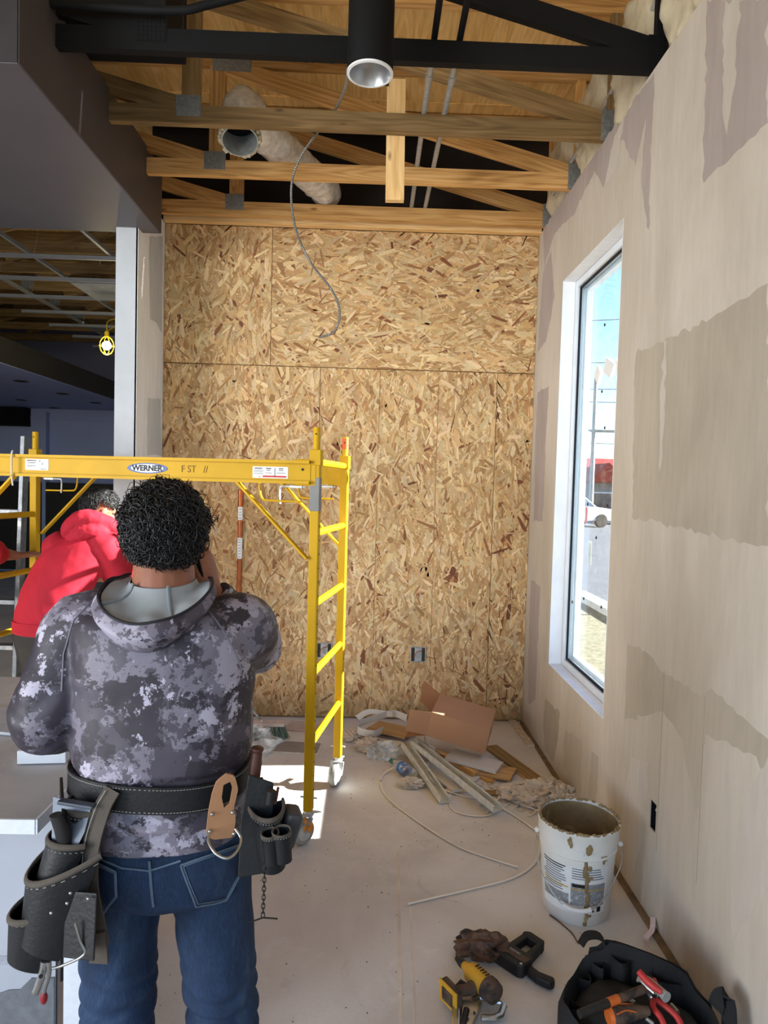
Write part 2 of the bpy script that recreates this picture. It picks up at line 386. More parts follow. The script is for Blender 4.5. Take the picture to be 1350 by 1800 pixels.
for m, poly in (
    (M_paper, [(1243, 0), (1350, 0), (1350, 215), (1237, 322)]),
    (M_mud2, [(1275, 0), (1300, 0), (1292, 150), (1278, 238), (1271, 205), (1272, 60)]),
    (M_paper, [(1150, 128), (1140, 404), (1128, 330), (1135, 205), (1117, 292), (1095, 245), (1060, 330), (1045, 300), (1012, 372), (975, 410), (957, 470), (955, 402), (1040, 280), (1090, 205)]),
    (M_mud2, [(1098, 205), (1082, 300), (1062, 330), (1080, 240)]),
    (M_paper2, [(1118, 620), (1250, 560), (1350, 498), (1350, 960), (1230, 935), (1111, 910)]),
    (M_mud2, [(1167, 600), (1172, 600), (1165, 800), (1160, 830), (1160, 700)]),
    (M_paper2, [(1103, 1132), (1140, 1150), (1160, 1178), (1232, 1225), (1250, 1210), (1350, 1300), (1350, 1420), (1330, 1330), (1240, 1290), (1225, 1440), (1200, 1300), (1165, 1250), (1098, 1265)]),
    (M_paper, [(945, 690), (965, 680), (960, 760), (954, 915), (938, 918), (941, 780)]),
    (M_paper, [(955, 480), (968, 440), (975, 520), (960, 600), (945, 620), (950, 540)]),
    (M_paper, [(934, 1020), (950, 1030), (945, 1130), (941, 1230), (928, 1240), (930, 1100)]),
    (M_paper2, [(958, 1228), (984, 1252), (981, 1300), (972, 1338), (958, 1320), (955, 1270)]),
    (M_paper2, [(994, 1282), (1024, 1305), (1020, 1400), (990, 1345)]),
    (M_paper2, [(1040, 1320), (1052, 1330), (1046, 1440), (1032, 1420)]),
    (M_mud2, [(1350, 1330), (1310, 1400), (1285, 1560), (1290, 1650), (1350, 1560)]),
    (M_mud2, [(1110, 1330), (1140, 1340), (1130, 1480), (1105, 1560), (1080, 1500)]),
):
    S += 1; coat(poly, m, parent=wr, seed=S, off=.0005+.0004*(m is M_mud2))
# joints: fine vertical lines between boards
for px, py0, py1 in ((1168, 1180, 1500), (1240, 1225, 1560)):
    a = atX(px, py0, XR); b = atX(px-12, py1, XR); b.y = a.y
    MB().bar(a+V((-.0006, 0, 0)), b+V((-.0006, 0, 0)), .0012, .0018, (0, 1, 0)).build('board_joint', mat('joint_line', C(160, 148, 134), .9), wr)
# floor gap at the wall foot: dark damp strip with a metal track
struct('trim_2', MB().box((XR-.012, 2.55, .008), (.022, 4.2, .016)), mat('rusty_track', C(126, 104, 78), .7, .2, col2=C(80, 62, 44), var=.3, vs=20))
# ================================================================== WINDOW
w1 = empty('window_1', (XR+.1, (WY0+WY1)/2, WZ0)); w1['kind'] = 'structure'
def rect_frame(mb, x0, x1, y0, y1, z0, z1, t):
    xc, dx = (x0+x1)/2, x1-x0
    mb.box((xc, y0+t/2, (z0+z1)/2), (dx, t, z1-z0)); mb.box((xc, y1-t/2, (z0+z1)/2), (dx, t, z1-z0))
    mb.box((xc, (y0+y1)/2, z0+t/2), (dx, y1-y0-2*t, t)); mb.box((xc, (y0+y1)/2, z1-t/2), (dx, y1-y0-2*t, t)); return mb
e = .002
rl = MB(); x0, x1 = XR-.001, XR+.074; xc = (x0+x1)/2
for c_, d_ in (((xc, WY0+.0015, (WZ0+WZ1)/2), (x1-x0, .003, WZ1-WZ0)), ((xc, WY1-.0015, (WZ0+WZ1)/2), (x1-x0, .003, WZ1-WZ0)), ((xc, (WY0+WY1)/2, WZ0+.0015), (x1-x0, WY1-WY0-.006, .003)), ((xc, (WY0+WY1)/2, WZ1-.0015), (x1-x0, WY1-WY0-.006, .003))): rl.box(c_, d_)
rl.build('reveal', M_white, w1)
rect_frame(MB(), XR+.075, XR+.165, WY0+e, WY1-e, WZ0+e, WZ1-e, .04).build('frame', M_alum, w1, bevel=.003)
rect_frame(MB(), XR+.09, XR+.1, WY0+.042, WY1-.042, WZ0+.042, WZ1-.042, .012).build('gasket', M_gasket, w1)
rect_frame(MB(), XR+.125, XR+.16, WY0+.042, WY1-.042, WZ0+.042, WZ1-.042, .03).build('glazing_stop', M_alum, w1, bevel=.002)
M_glass = glassy('dusty_window_glass', (.93, .97, .98, 1), .01, .10, (.9, .93, .95, 1), 14, .52)
MB().box((XR+.11, (WY0+WY1)/2, (WZ0+WZ1)/2), (.006, WY1-WY0-.09, WZ1-WZ0-.09)).build('glass_pane', M_glass, w1)
M_paperw = mat('white_sticker', C(236, 238, 240), .6, var=.04); M_red = mat('red_tape', C(226, 60, 70), .6)
def on_glass(px, py): return atX(px, py, XR+.106)
for pl in ([(1050, 640), (1056, 655), (1050, 676), (1044, 660)], [(1066, 628), (1080, 640), (1072, 664), (1060, 655)], [(1082, 628), (1088, 640), (1084, 662)]):
    P = [on_glass(*q) for q in pl]; n = len(P); mb = MB(); mb.v = [tuple(p) for p in P] + [tuple(p+V((-.0006, 0, 0))) for p in P]
    mb.f = [tuple(range(n)), tuple(range(n, 2*n))] + [(i, (i+1) % n, (i+1) % n+n, i+n) for i in range(n)]; mb.build('sticker', M_paperw, w1)
for q in ((1063, 571), (1058, 688), (1063, 752), (1068, 888), (1033, 886), (1048, 945), (1026, 1052), (1057, 1067), (1006, 1058)):
    p = on_glass(*q); MB().box(p, (.004, .012, .014), rotm(.6)).build('glass_spacer', M_gasket, w1)
p = on_glass(1027, 905); MB().box(p+V((.012, 0, 0)), (.003, .035, .09)).build('red_tape', M_red, w1)
p = on_glass(1033, 972); MB().box(p+V((.012, 0, 0)), (.003, .05, .13)).build('white_tag', M_paperw, w1)
# outlet hole in the right wall
ob = empty('outlet_box', (XR+.02, 2.525, .355), 'dark empty electrical box sunk in the drywall above the bucket', 'outlet box')
mb = MB(); x0, x1, y0, y1, z0, z1 = XR+.004, XR+.05, 2.499, 2.551, .357, .463
mb.box((x1, 2.525, .41), (.003, .052, .106)); mb.box(((x0+x1)/2, y0+.001, .41), (x1-x0, .002, .106)); mb.box(((x0+x1)/2, y1-.001, .41), (x1-x0, .002, .106))
mb.box(((x0+x1)/2, 2.525, z0+.001), (x1-x0, .048, .002)); mb.box(((x0+x1)/2, 2.525, z1-.001), (x1-x0, .048, .002))
mb.build('box_shell', M_black, ob)
MB().tube(smoothpath([(XR+.045, 2.52, .40), (XR+.02, 2.53, .42), (XR+.012, 2.52, .44), (XR+.03, 2.51, .45)]), .0025, 6).build('wire', M_paperw, ob, smooth=60)
# ================================================================== WING WALL (left stub) + partition behind
wl = struct('wall_left', MB().box((XL-.065, 4.165+(D+.155-4.165)/2, 1.69), (.13, D+.155-4.165, 3.38)), M_white)
MB().box((XL-.065, 4.1635, 1.575), (.1296, .003, 3.15)).build('end_board', M_greyend, wl)
MB().box((XL-.004, 4.167, 1.575), (.012, .010, 3.15)).build('corner_bead', M_paperw, wl)
def coatL(pts, m, **kw):
    return coat([atX(px, py, XL) for px, py in pts], m, plane='L', parent=wl, **kw)
coatL([(262, 416), (286, 416), (284, 585), (275, 568), (263, 560)], M_greyend, seed=31, jag=.004)
coatL([(259, 700), (282, 700), (284, 800), (258, 800)], M_greyend, seed=32, jag=.004)
wp = struct('wall_partition', MB().box((XL-.065, (D+.157+11.8)/2, 2.05), (.13, 11.8-D-.157, 4.1)), M_greyend)
# ================================================================== SOFFIT
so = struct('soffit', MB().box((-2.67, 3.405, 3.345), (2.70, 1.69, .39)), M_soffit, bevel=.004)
MB().box((-1.318, 3.405, 3.345), (.005, 1.688, .386)).build('side_shade_panel', M_soffitshade, so)
MB().box((-2.67, 2.5585, 3.345), (2.698, .004, .386)).build('end_shade_panel', mat('soffit_end_shade', C(40, 36, 40), .6), so)  # near end in a still darker copy, its shade put into the colour
MB().cyl((-1.55, 3.05, 3.54), (-1.55, 3.05, 4.09), .004, 8).build('hanger_rod', M_galv, so)
# ================================================================== ROOF: deck, trusses
TB = 3.387; TT = 4.0; NX = -.89
rd = empty('ceiling', (-2.7, 4.4, 4.09)); rd['kind'] = 'structure'
k = 0
for iy in range(12):                                    # plywood sheets of the roof deck
    y0 = -2.9+1.22*iy
    for x0, x1 in (((-6.6, -4.2), (-4.197, -1.76), (-1.757, .68), (.683, 1.75)) if iy % 2 else ((-6.6, -5.4), (-5.397, -2.96), (-2.957, -.52), (-.517, 1.75))):
        MB().box(((x0+x1)/2, y0+.609, 4.105), (x1-x0, 1.217, .018)).build('plywood_sheet', M_ply, rd)
def lumber(name, p0, p1, wd, dp, m, parent, up=(0, 0, 1)):
    """timber with its grain along its own length; wd across, dp along 'up'"""
    p0, p1 = V(p0), V(p1); x = (p1-p0); Ln = x.length; x.normalize(); y = V(up).cross(x)
    if y.length < 1e-3: y = V((0, 1, 0)).cross(x)
    y.normalize(); z = x.cross(y); c = (p0+p1)/2
    mb = MB().box((0, 0, 0), (Ln, wd, dp)); o = mb.build(name, m, None, matrix=Matrix(((x.x, y.x, z.x, c.x), (x.y, y.y, z.y, c.y), (x.z, y.z, z.z, c.z), (0, 0, 0, 1))))
    if parent is not None: setparent(o, parent)
    return o
def plate(c, w_, h_, parent, m=None, rows=6):
    """toothed connector plate: thin sheet with rows of small punched slots standing proud"""
    mb = MB().box(c, (w_, .0015, h_)); nx = max(3, int(w_/.016)); nz_ = max(3, int(h_/.016))
    for i in range(nx):
        for j in range(nz_):
            mb.box((c[0]-w_/2+w_*(i+.5)/nx, c[1]-.0014, c[2]-h_/2+h_*(j+.5)/nz_), (.004, .0022, .009))
    return mb.build('connector_plate', m or M_plate, parent)
def truss(y, label, mbot, mweb, mtop, xl=-4.4, plates=True, black=False):
    t = empty('roof_truss', (-1.5, y, TB), label, 'truss', 'roof trusses over the room')
    xr = 1.19
    lumber('bottom_chord', (xl, y, TB+.0445), (xr, y, TB+.0445), .038, .089, mbot, t)
    lumber('top_chord', (xl, y, TT+.0445), (xr+.15, y, TT+.0445), .038, .089, mtop, t)
    b0, t0 = TB+.089, TT
    def web(xa, xb, up=True):
        # butted between chords, cut short so that it stops at their faces
        pa, pb = V((xa, y, b0)), V((xb, y, t0)); d = (pb-pa).normalized(); s = -.01
        lumber('web', pa+d*s, pb-d*s, .036, .089, mweb, t)
    web(xr-.06, NX+.03); web(NX-.10, NX-2.1); web(NX-2.5, NX-2.15)
    lumber('web', (NX-.03, y, b0), (NX-.03, y, t0), .036, .089, mweb, t, up=(1, 0, 0))
    lumber('heel_post', (xr-.03, y, b0), (xr-.03, y, t0), .036, .05, mweb, t, up=(1, 0, 0))
    if plates:
        pm = M_black if black else M_plate
        plate((NX-.04, y-.0205, TB+.085), .12, .10, t, pm); plate((NX+.05, y-.0205, TT+.02), .22, .10, t, pm); plate((xr-.055, y-.0205, TB+.07), .07, .15, t, pm)
    return t
truss(2.86, 'black painted roof truss, nearest the camera above the hanging cylinder lamp', M_black, M_black, M_black, black=True)
tA = truss(3.42, 'weathered grey-brown timber roof truss just behind the black one', M_pineold, M_pineold, M_pine)
tB = truss(3.98, 'yellow pine roof truss in the middle, crossing the foil duct', M_pine, M_pine, M_pine)
tC = truss(4.55, 'yellow pine roof truss farthest back, right above the particle-board wall', M_pine, M_pine, M_pine)
for q, yy in enumerate((5.25, 5.82, 6.4, 7.0, 7.6, 8.2, 8.9, 9.6)):
    t = empty('roof_truss', (-4, yy, TB+.12), ('nearest', 'second', 'third', 'fourth', 'fifth', 'sixth', 'seventh', 'farthest')[q]+' dark timber truss above the suspended grid in the back room', 'truss', 'trusses in the back room')
    lumber('bottom_chord', (-6.4, yy, TB+.17), (-1.62, yy, TB+.17), .038, .089, M_pineold, t)
    lumber('top_chord', (-6.4, yy, TT+.044), (-1.62, yy, TT+.044), .038, .089, M_pineold, t)
    for a, b in ((-6.2, -5.0), (-4.8, -3.6), (-3.4, -2.2)):
        lumber('web', (a, yy, TB+.245), (b, yy, TT-.02), .036, .089, M_pineold, t)
    plate((-3.5, yy-.0205, TB+.17), .12, .09, t)
# lettering stamped on the top chords
M_ink = mat('stamp_ink', C(84, 52, 24), .8)
for yy, px, py in ((3.98, 545, 124), (4.55, 560, 245)):
    p = atY(px, py, yy-.0195); p.y = yy-.0197; p.z = TT+.05
    text('stamp', 'T3 T2 9-11-2', .05, frame(p, (1, 0, 0), (0, -1, 0)), M_ink, tB if yy < 4.2 else tC)
# lumber at the head of the back wall
t1 = struct('trim_1', MB().box((-.15, D-.03, 3.394), (2.545, .055, .034)), M_pinelight)
struct('trim_3', MB().box((-.15, D-.012, 3.44), (2.545, .022, .052)), M_pine)
struct('cavity_shade_panel', MB().box((-.15, D+.11, 3.735), (2.8, .04, .70)), mat('cavity_shade', C(34, 28, 24), .9, var=.2))  # added dark panel standing in for the shaded cavity above the wall
# wood stub hanging from the weathered truss
lb = lumber('timber_block', (0.09, 3.462, 3.075), (0.082, 3.462, 3.665), .038, .092, M_pinelight, None, up=(1, 0, 0)); tag(lb, 'pale short timber nailed upright behind the weathered truss', 'timber')
MB().box((.001, 3.442, 3.642), (.088, .002, .03)).build('painted_end', M_black, lb)
# two conduits on the bottom chords
for dx, lab in ((0.0, 'left one of two galvanised conduits lying across the trusses'), (.105, 'right one of two galvanised conduits lying across the trusses')):
    c_ = empty('conduit', (.22+dx, 2.0, TB+.103), lab, 'conduit', 'conduits on the trusses'); z = TB+.089+.0145
    a, b = .215+dx, .232+dx*.86
    MB().tube([(a, 2.0, z), (a+.004, 2.90, z)], .0135, 12).build('painted_length', M_black, c_, smooth=50)
    MB().tube([(a+.004, 2.901, z), (b, 4.64, z)], .0135, 12).build('bare_length', M_galv, c_, smooth=50)
    MB().tube([(a+.005, 3.1, z), (a+.006, 3.16, z)], .0165, 12).build('coupling', M_galv, c_, smooth=50)
# black pipe running along the painted truss
zp = 3.507
o = MB().tube(smoothpath([(-2.2, 2.80, zp+.05), (-1.35, 2.80, zp+.02), (-.85, 2.79, zp+.005), (-.68, 2.78, zp+.03), (-.35, 2.78, zp+.13), (.05, 2.78, zp+.26)], 6), .0165, 12).build('black_pipe', M_black, None, smooth=60)
tag(o, 'bent black painted pipe running along the black truss', 'pipe')
# black rectangular duct over the painted truss, left
o = MB().box((-1.17, 3.06, 3.72), (.56, .30, .34)).build('black_duct', M_black, None, bevel=.006); tag(o, 'black painted rectangular duct above the black truss at upper left', 'duct')
# insulation lumps above the drywall
M_ins = mat('fibreglass_insulation', C(190, 178, 152), .95, var=.12, vs=14, bmp=.6, bs=40)
for q, (yy, zz, lab) in enumerate(((2.56, 3.62, 'above the drywall, nearest the camera'), (3.14, 3.6, 'between the black and the weathered truss'), (3.70, 3.6, 'between the weathered and the middle truss'), (4.27, 3.6, 'between the middle and the last truss'))):
    me = bpy.data.meshes.new('ins'); bm = bmesh.new(); bmesh.ops.create_icosphere(bm, subdivisions=5, radius=1)
    for v in bm.verts:
        d = v.co.copy(); n = mnoise.fractal(d*2.2+V((q*9, 0, 0)), 1, 2, 5)*.28 + abs(mnoise.noise(d*5+V((0, q*5, 0))))*.16
        s = 1/max(abs(d.x), abs(d.y), abs(d.z))**.55
        v.co = V((XR+.13+d.x*s*(.14+n*.12), yy+d.y*s*(.235+n*.06), zz+.02+d.z*s*(.28+n*.13)))
    bm.to_mesh(me); bm.free(); me.polygons.foreach_set('use_smooth', [True]*len(me.polygons))
    tag(link_mesh('insulation_batt', me, M_ins), 'fluffy cream insulation batt '+lab, 'insulation', 'insulation batts above the right wall')
struct('wall_parapet', MB().box((XR+.42, 3.0, 3.75), (.05, 5, .7)), M_pineold)
# conduit slanting along the wall head
tag(MB().tube([(XR-.02, 4.3, 3.50), (XR+.02, 3.5, 3.60), (XR+.03, 2.95, 3.70), (XR-.02, 2.3, 3.75)], .0125, 10).build('slanting_conduit', M_galv, None, smooth=60), 'thin grey conduit slanting past the insulation above the drywall', 'conduit')
# ------------------------------------------------------------------ hanging cylinder lamp
lp = empty('cylinder_lamp', (-.03, 2.6, 3.225), 'black hanging cylinder lamp with silver reflector cup', 'lamp')
lc = V((-.038, 2.62, 3.2))
MB().lathe([(.083, 0), (.0865, .004), (.0865, .885), (.0, .885)], lc, 40).build('housing', M_black, lp, smooth=40)
M_refl = mat('brushed_reflector', C(196, 198, 200), .32, .75, var=.05)
MB().lathe([(.0865, -.001), (.0785, -.004), (.074, .004), (.066, .05), (.05, .09), (.02, .115), (.0, .118)], lc, 40).build('reflector', M_refl, lp, smooth=50)
MB().lathe([(.0875, .002), (.0875, -.004), (.078, -.006), (.0775, .002)], lc, 40).build('trim_ring', M_paperw, lp, smooth=40)
# ------------------------------------------------------------------ armoured cable hanging
cp = [atY(*q) for q in ((612, 120, 2.75), (608, 150, 3.0), (592, 188, 3.40), (578, 205, 3.50), (556, 236, 3.52), (532, 270, 3.52), (515, 310, 3.52), (512, 350, 3.53), (518, 395, 3.54), (532, 435, 3.55), (552, 470, 3.56), (580, 505, 3.56), (595, 535, 3.56), (596, 562, 3.56), (585, 585, 3.56), (558, 594, 3.56))]
path = smoothpath(cp, 7)
# helical ribs: modulated radius
fine = []
for a, b in zip(path, path[1:]):
    n = max(1, int((b-a).length/.0055))
    for k in range(n): fine.append(a.lerp(b, k/n))
o = MB().tube(fine, [.0072 if i % 2 else .0050 for i in range(len(fine))], 8).build('armoured_cable', mat('dull_steel_spiral', C(132, 130, 126), .4, .5, var=.2, vs=60), None, smooth=30)
tag(o, 'spiral armoured steel cable dangling in an S curve before the wall', 'cable')
# ------------------------------------------------------------------ flexible foil duct with collar
dt = empty('flexible_duct', (-.7, 3.6, 3.4), 'silver wrapped flexible duct with open metal collar hanging in trusses', 'duct')
M_foil = mat('clear_film_wrap', C(212, 209, 204), .18, .12, var=.22, vs=30, bmp=1.0, bs=50, spec=.9)
dp = smoothpath([(-.72, 3.60, 3.47), (-.725, 3.63, 3.56), (-.71, 3.70, 3.63), (-.66, 3.86, 3.605), (-.56, 4.06, 3.59), (-.45, 4.3, 3.585), (-.36, 4.5, 3.58), (-.33, 4.62, 3.58)], 8)
mb = MB(); n = 28; rings = []; prev = None
for i, p in enumerate(dp):
    a = dp[max(i-1, 0)]; b = dp[min(i+1, len(dp)-1)]; t_ = (b-a).normalized()
    l = t_.orthogonal().normalized() if prev is None else (prev-t_*prev.dot(t_)).normalized(); prev = l; q = t_.cross(l)
    rr = []
    for k in range(n):
        d = l*cos(2*pi*k/n)+q*sin(2*pi*k/n); w_ = mnoise.fractal((p+d*.1)*16, 1, 2, 3)*.009 + mnoise.noise((p*6+d*2))*.006
        rr.append(p+d*(.098+w_+.002*(i % 2)))
    rings.append(mb.ring(rr))
mb.skinrings(rings, False); mb.build('wrapped_hose', M_foil, dt, smooth=55)
R_ = V((0.12, -.38, -.92)).to_track_quat('Z', 'Y').to_matrix(); oc = dp[0]
MB().lathe([(.092, -.06), (.094, .02), (.097, .025), (.094, .03), (.094, .05), (.098, .055), (.094, .06), (.094, .085), (.088, .085), (.088, -.06)], oc, 36, R_).build('collar', M_galv, dt, smooth=40)
mb = MB(); 
for k in range(90):
    a = rnd.uniform(0, 2*pi); z = rnd.uniform(.045, .08); p = R_ @ V((cos(a)*.1, sin(a)*.1, z))+oc; mb.ball(p, (.013, .013, .009), 6, 4, R_)
mb.build('fibre_fringe', M_ins, dt, smooth=80)
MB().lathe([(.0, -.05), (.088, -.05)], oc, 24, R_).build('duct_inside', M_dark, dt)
# ================================================================== OUTSIDE, seen through the window
M_asph = mat('asphalt', C(84, 86, 92), .9, var=.1, vs=2); M_grass = mat('dry_grass', C(112, 108, 88), .95, var=.35, vs=14, bmp=.8, bs=30)
o = struct('ground', MB().box((40, 20, -.42), (77, 110, .5)), M_asph)
o = MB().box((2.35, 6.2, -.135), (2.0, 9.5, .06)).build('grass_strip', M_grass); tag(o, 'strip of dry winter grass outside the window', 'grass', kind='stuff')
o = MB().box((3.47, 6.2, -.09), (.24, 9.5, .16)).build('kerb', mat('white_concrete', C(170, 170, 168), .8)); tag(o, 'pale concrete kerb along the grass outside', 'kerb')
bl = empty('shop_building', (14, 42, -.17), 'low grey shop with a red gabled roof across the street', 'building')
M_bw = mat('grey_siding', C(120, 126, 134), .8, var=.05); M_rf = mat('red_roofing', C(150, 40, 38), .7, var=.12); M_bg = mat('shop_glass', C(70, 80, 92), .15)
MB().box((15, 42.5, .93), (12, 8, 2.2)).build('wall', M_bw, bl)
mb = MB(); mb.add([(8.6, 38, 2.04), (21.4, 38, 2.04), (21.4, 47, 2.04), (8.6, 47, 2.04), (8.6, 42.5, 3.6), (21.4, 42.5, 3.6)], [(0, 1, 5, 4), (2, 3, 4, 5), (0, 4, 3), (1, 2, 5), (0, 3, 2, 1)]); mb.build('roof', M_rf, bl)
mb = MB(); mb.add([(12.2, 37.6, 2.05), (14.6, 37.6, 2.05), (13.4, 37.6, 3.15), (12.2, 39.8, 2.05), (14.6, 39.8, 2.05), (13.4, 40.8, 3.15)], [(0, 1, 2), (0, 2, 5, 3), (1, 4, 5, 2), (3, 5, 4), (0, 3, 4, 1)]); mb.build('gable', M_rf, bl)
for k in range(6): 
    f = MB().box((9.9+k*1.7, 38.48, .85), (1.3, .06, 1.3)).build('window', M_alum, bl); MB().box((9.9+k*1.7, 38.44, .85), (1.15, .03, 1.15)).build('pane', M_bg, f)
def car(p, rz, m, label):
    c = empty('car', (0, 0, 0), label, 'car', 'cars parked across the street')
    prof = [(-2.1, .3), (-2.15, .75), (-1.9, .9), (-1.35, .95), (-.85, 1.42), (.55, 1.45), (1.1, .98), (1.95, .88), (2.15, .6), (2.12, .3)]
    mb = MB(); rings = [mb.ring([(x, s*(.86 if z < 1 else .68), z) for x, z in prof]) for s in (-1, 1)]; mb.skinrings(rings); mb.build('body', m, c, bevel=.05)
    for s in (-1, 1): MB().add([(-1.2, s*.87, 1.0), (-.8, s*.74, 1.36), (.5, s*.74, 1.38), (.95, s*.87, 1.0)], [(0, 1, 2, 3)]).build('side_glass', M_bg, c)
    for x in (-1.3, 1.35):
        for s in (-1, 1): MB().cyl((x, s*.72, .32), (x, s*.9, .32), .32, 18).build('wheel', M_gasket, c)
    c.location = p; c.rotation_euler.z = rz
car((9.6, 32.5, -.17), .3, mat('white_car_paint', C(190, 194, 200), .25), 'white car parked by the shop across the street')
car((15.6, 36.2, -.17), .25, mat('grey_car_paint', C(120, 124, 130), .25), 'grey car parked behind the white one across the street')
M_pole = mat('weathered_pole', C(150, 148, 144), .9)
up = empty('utility_pole', (11.6, 36, -.17), 'wooden utility pole with crossarm and transformer outside', 'pole')
MB().tube([(11.9, 36.0, -.17), (11.9, 36.0, 7.6)], [.14, .09], 10).build('pole', M_pole, up, smooth=50)
MB().box((11.9, 35.88, 4.75), (2.6, .12, .14)).build('crossarm', M_pole, up); MB().cyl((11.45, 35.8, 4.0), (11.45, 35.8, 4.7), .17, 14).build('transformer', M_galv, up, smooth=50)
M_wire = mat('cable_black', C(60, 66, 74), .7)
for k, (z0, z1, dy) in enumerate(((4.9, 5.2, 0), (4.86, 5.4, .6), (4.3, 4.5, 0), (6.4, 6.9, 0), (7.0, 7.8, .3), (8.2, 9.4, 0), (10.2, 12, 0))):
    pts = [V((4+18*t, 36+dy+1.5*t, z0+(z1-z0)*t-1.0*t*(1-t))) for t in [i/10 for i in range(11)]]
    tag(MB().tube(pts, .022, 5).build('power_line', M_wire, None, smooth=60), ('lowest', 'second', 'third', 'fourth', 'fifth', 'sixth', 'highest')[[2, 1, 0, 3, 4, 5, 6].index(k)]+' power line against the sky in the window', 'power line', 'power lines outside')
tr = empty('bare_tree', (9.6, 33.8, -.17), 'leafless tree beyond the parked cars outside', 'tree'); r = random.Random(3)
MB().tube([(7.9, 30, -.17), (8.0, 30, 1.6), (7.9, 30.1, 2.6)], [.12, .09, .06], 8).build('trunk', M_pole, tr, smooth=60)
mb = MB()
for k in range(46):
    b0 = V((7.95, 30.05, r.uniform(1.4, 2.6))); d = V((r.uniform(-1, 1), r.uniform(-1, 1), r.uniform(.3, 1.3))).normalized(); ln = r.uniform(.5, 1.3)
    mb.tube([b0, b0+d*ln*.5+V((0, 0, .05)), b0+d*ln+V((0, 0, .2))], [.03, .018, .006], 5)
mb.build('branches', M_pole, tr, kind='stuff')
o = MB().tube([(3.8, 9.4, -.17), (3.8, 9.4, 2.2)], .03, 8).build('sign_post', M_alum); tag(o, 'thin white post standing outside the window', 'post')
# ================================================================== BACK ROOM at the left: grid ceiling, bulkhead, far wall
M_fw = mat('lavender_grey_paint', C(166, 174, 216), .6, var=.04, vs=2); M_dkp = mat('charcoal_paint', C(70, 66, 58), .6, var=.06, vs=2); M_brown = mat('dark_brown_laminate', C(44, 36, 32), .5, var=.2)
fw = struct('wall_far', MB().box((-4.1, 11.67, 2.05), (5.2, .1, 4.1)), M_fw)
struct('wall_side', MB().box((-6.65, 5.0, 2.05), (.1, 13.3, 4.1)), M_dkp)
struct('trim_4', MB().box((-4.5, 11.60, 2.60), (3.6, .03, .05)), M_fw); struct('trim_5', MB().box((-5.46, 11.55, 1.35), (.06, .13, 2.7)), M_fw)
struct('wall_wainscot', MB().box((-4.1, 11.52, .78), (4.9, .06, 1.48)), M_brown)
o = MB().box((-6.05, 11.5, 2.60), (.62, .2, .30)).build('air_grille', M_black, None, bevel=.004); tag(o, 'black wall opening high up in the dark back room', 'vent')
bk = struct('ceiling_bulkhead', MB().box((-5.16, 8.8, 2.9), (2.85, 5.6, .26)), M_dkp)
MB().box((-5.16, 8.8, 2.765), (2.845, 5.595, .008)).build('underside', M_fw, bk)
for k, (px, py) in enumerate(((37, 670), (110, 692), (168, 708), (37, 703), (95, 717))):
    p = atZ(px, py, 2.758); d = empty('recessed_light', p, 'unlit recessed downlight in the lowered ceiling, '+('nearest at the left', 'middle of the right row', 'farthest of the right row', 'nearer of the far left pair', 'farthest back')[k], 'downlight', 'recessed downlights')
    MB().lathe([(.085, .0), (.085, -.004), (.07, -.004), (.068, .0015)], p, 20).build('trim', M_dkp, d, smooth=40); MB().lathe([(.0, -.001), (.07, -.001)], p, 20).build('aperture', M_dark, d)
# suspended grid
M_tbar = mat('white_tbar', C(150, 152, 154), .5, .2, var=.06)
def tbar(name, a, b, lab, grp):
    mb = MB(); a, b = V(a), V(b); mb.bar(a, b, .024, .0015); mb.bar(a+V((0, 0, .017)), b+V((0, 0, .017)), .003, .031)
    tag(mb.build(name, M_tbar), lab, 'ceiling grid', grp)
GZ = 3.37
ords = ('nearest', 'second', 'third', 'fourth', 'fifth', 'sixth', 'seventh', 'eighth', 'ninth')
for k in range(9):
    y = 5.2+.31+.62*k; tbar('grid_cross_tee', (-5.9 if y < 5.9 else -3.75, y, GZ), (-1.60, y, GZ), ords[k]+' cross tee of the suspended ceiling grid in the back room', 'grid cross tees')
for k, x in enumerate((-2.10, -2.75, -3.36)):
    tbar('grid_main_runner', (x, 4.88, GZ+.03), (x, 11.5, GZ+.03), ('rightmost', 'middle', 'leftmost')[k]+' main runner of the suspended ceiling grid in the back room', 'grid main runners')
    for j, y in enumerate((5.6, 6.8, 8.0)):
        tag(MB().cyl((x, y, GZ+.06), (x+.08, y+.02, TT-.02), .0016, 5).build('hanger_wire', M_galv), ('nearest', 'middle', 'farthest')[j]+' hanger wire on the '+('rightmost', 'middle', 'leftmost')[k]+' grid runner', 'wire', 'grid hanger wires')
o = MB().box((-2.425, 6.49, GZ+.008), (.59, .58, .012)).build('ceiling_tile', mat('grey_ceiling_tile', C(150, 154, 160), .8)); tag(o, 'single grey ceiling tile laid in the open grid', 'ceiling tile')
# caged work lamp on a cord
wlmp = empty('work_lamp', (-2.53, 6.5, 2.83), 'lit yellow caged work lamp hanging in the dark back room', 'lamp'); c0 = V((-2.51, 6.5, 2.885))
M_yp = mat('yellow_plastic', C(238, 206, 40), .4, var=.05)
mb = MB()
for k in range(8):
    a = pi*k/8*2; mb.tube([c0+V((cos(a)*.068*sin(t), sin(a)*.068*sin(t), -.085*cos(t))) for t in [pi*.04+pi*.92*i/10 for i in range(11)]], .0032, 5)
mb.tube([c0+V((.068*cos(t), .068*sin(t), 0)) for t in [2*pi*i/20 for i in range(20)]], .0032, 5, closed=True)
mb.build('cage', M_yp, wlmp, smooth=60)
MB().ball(c0, .042, 14, 10).build('bulb', emat('lit_bulb', (1, .86, .45, 1), 14), wlmp, smooth=80)
MB().lathe([(.0, .135), (.02, .13), (.022, .082), (.0, .08)], c0, 14).build('socket', M_yp, wlmp, smooth=50)
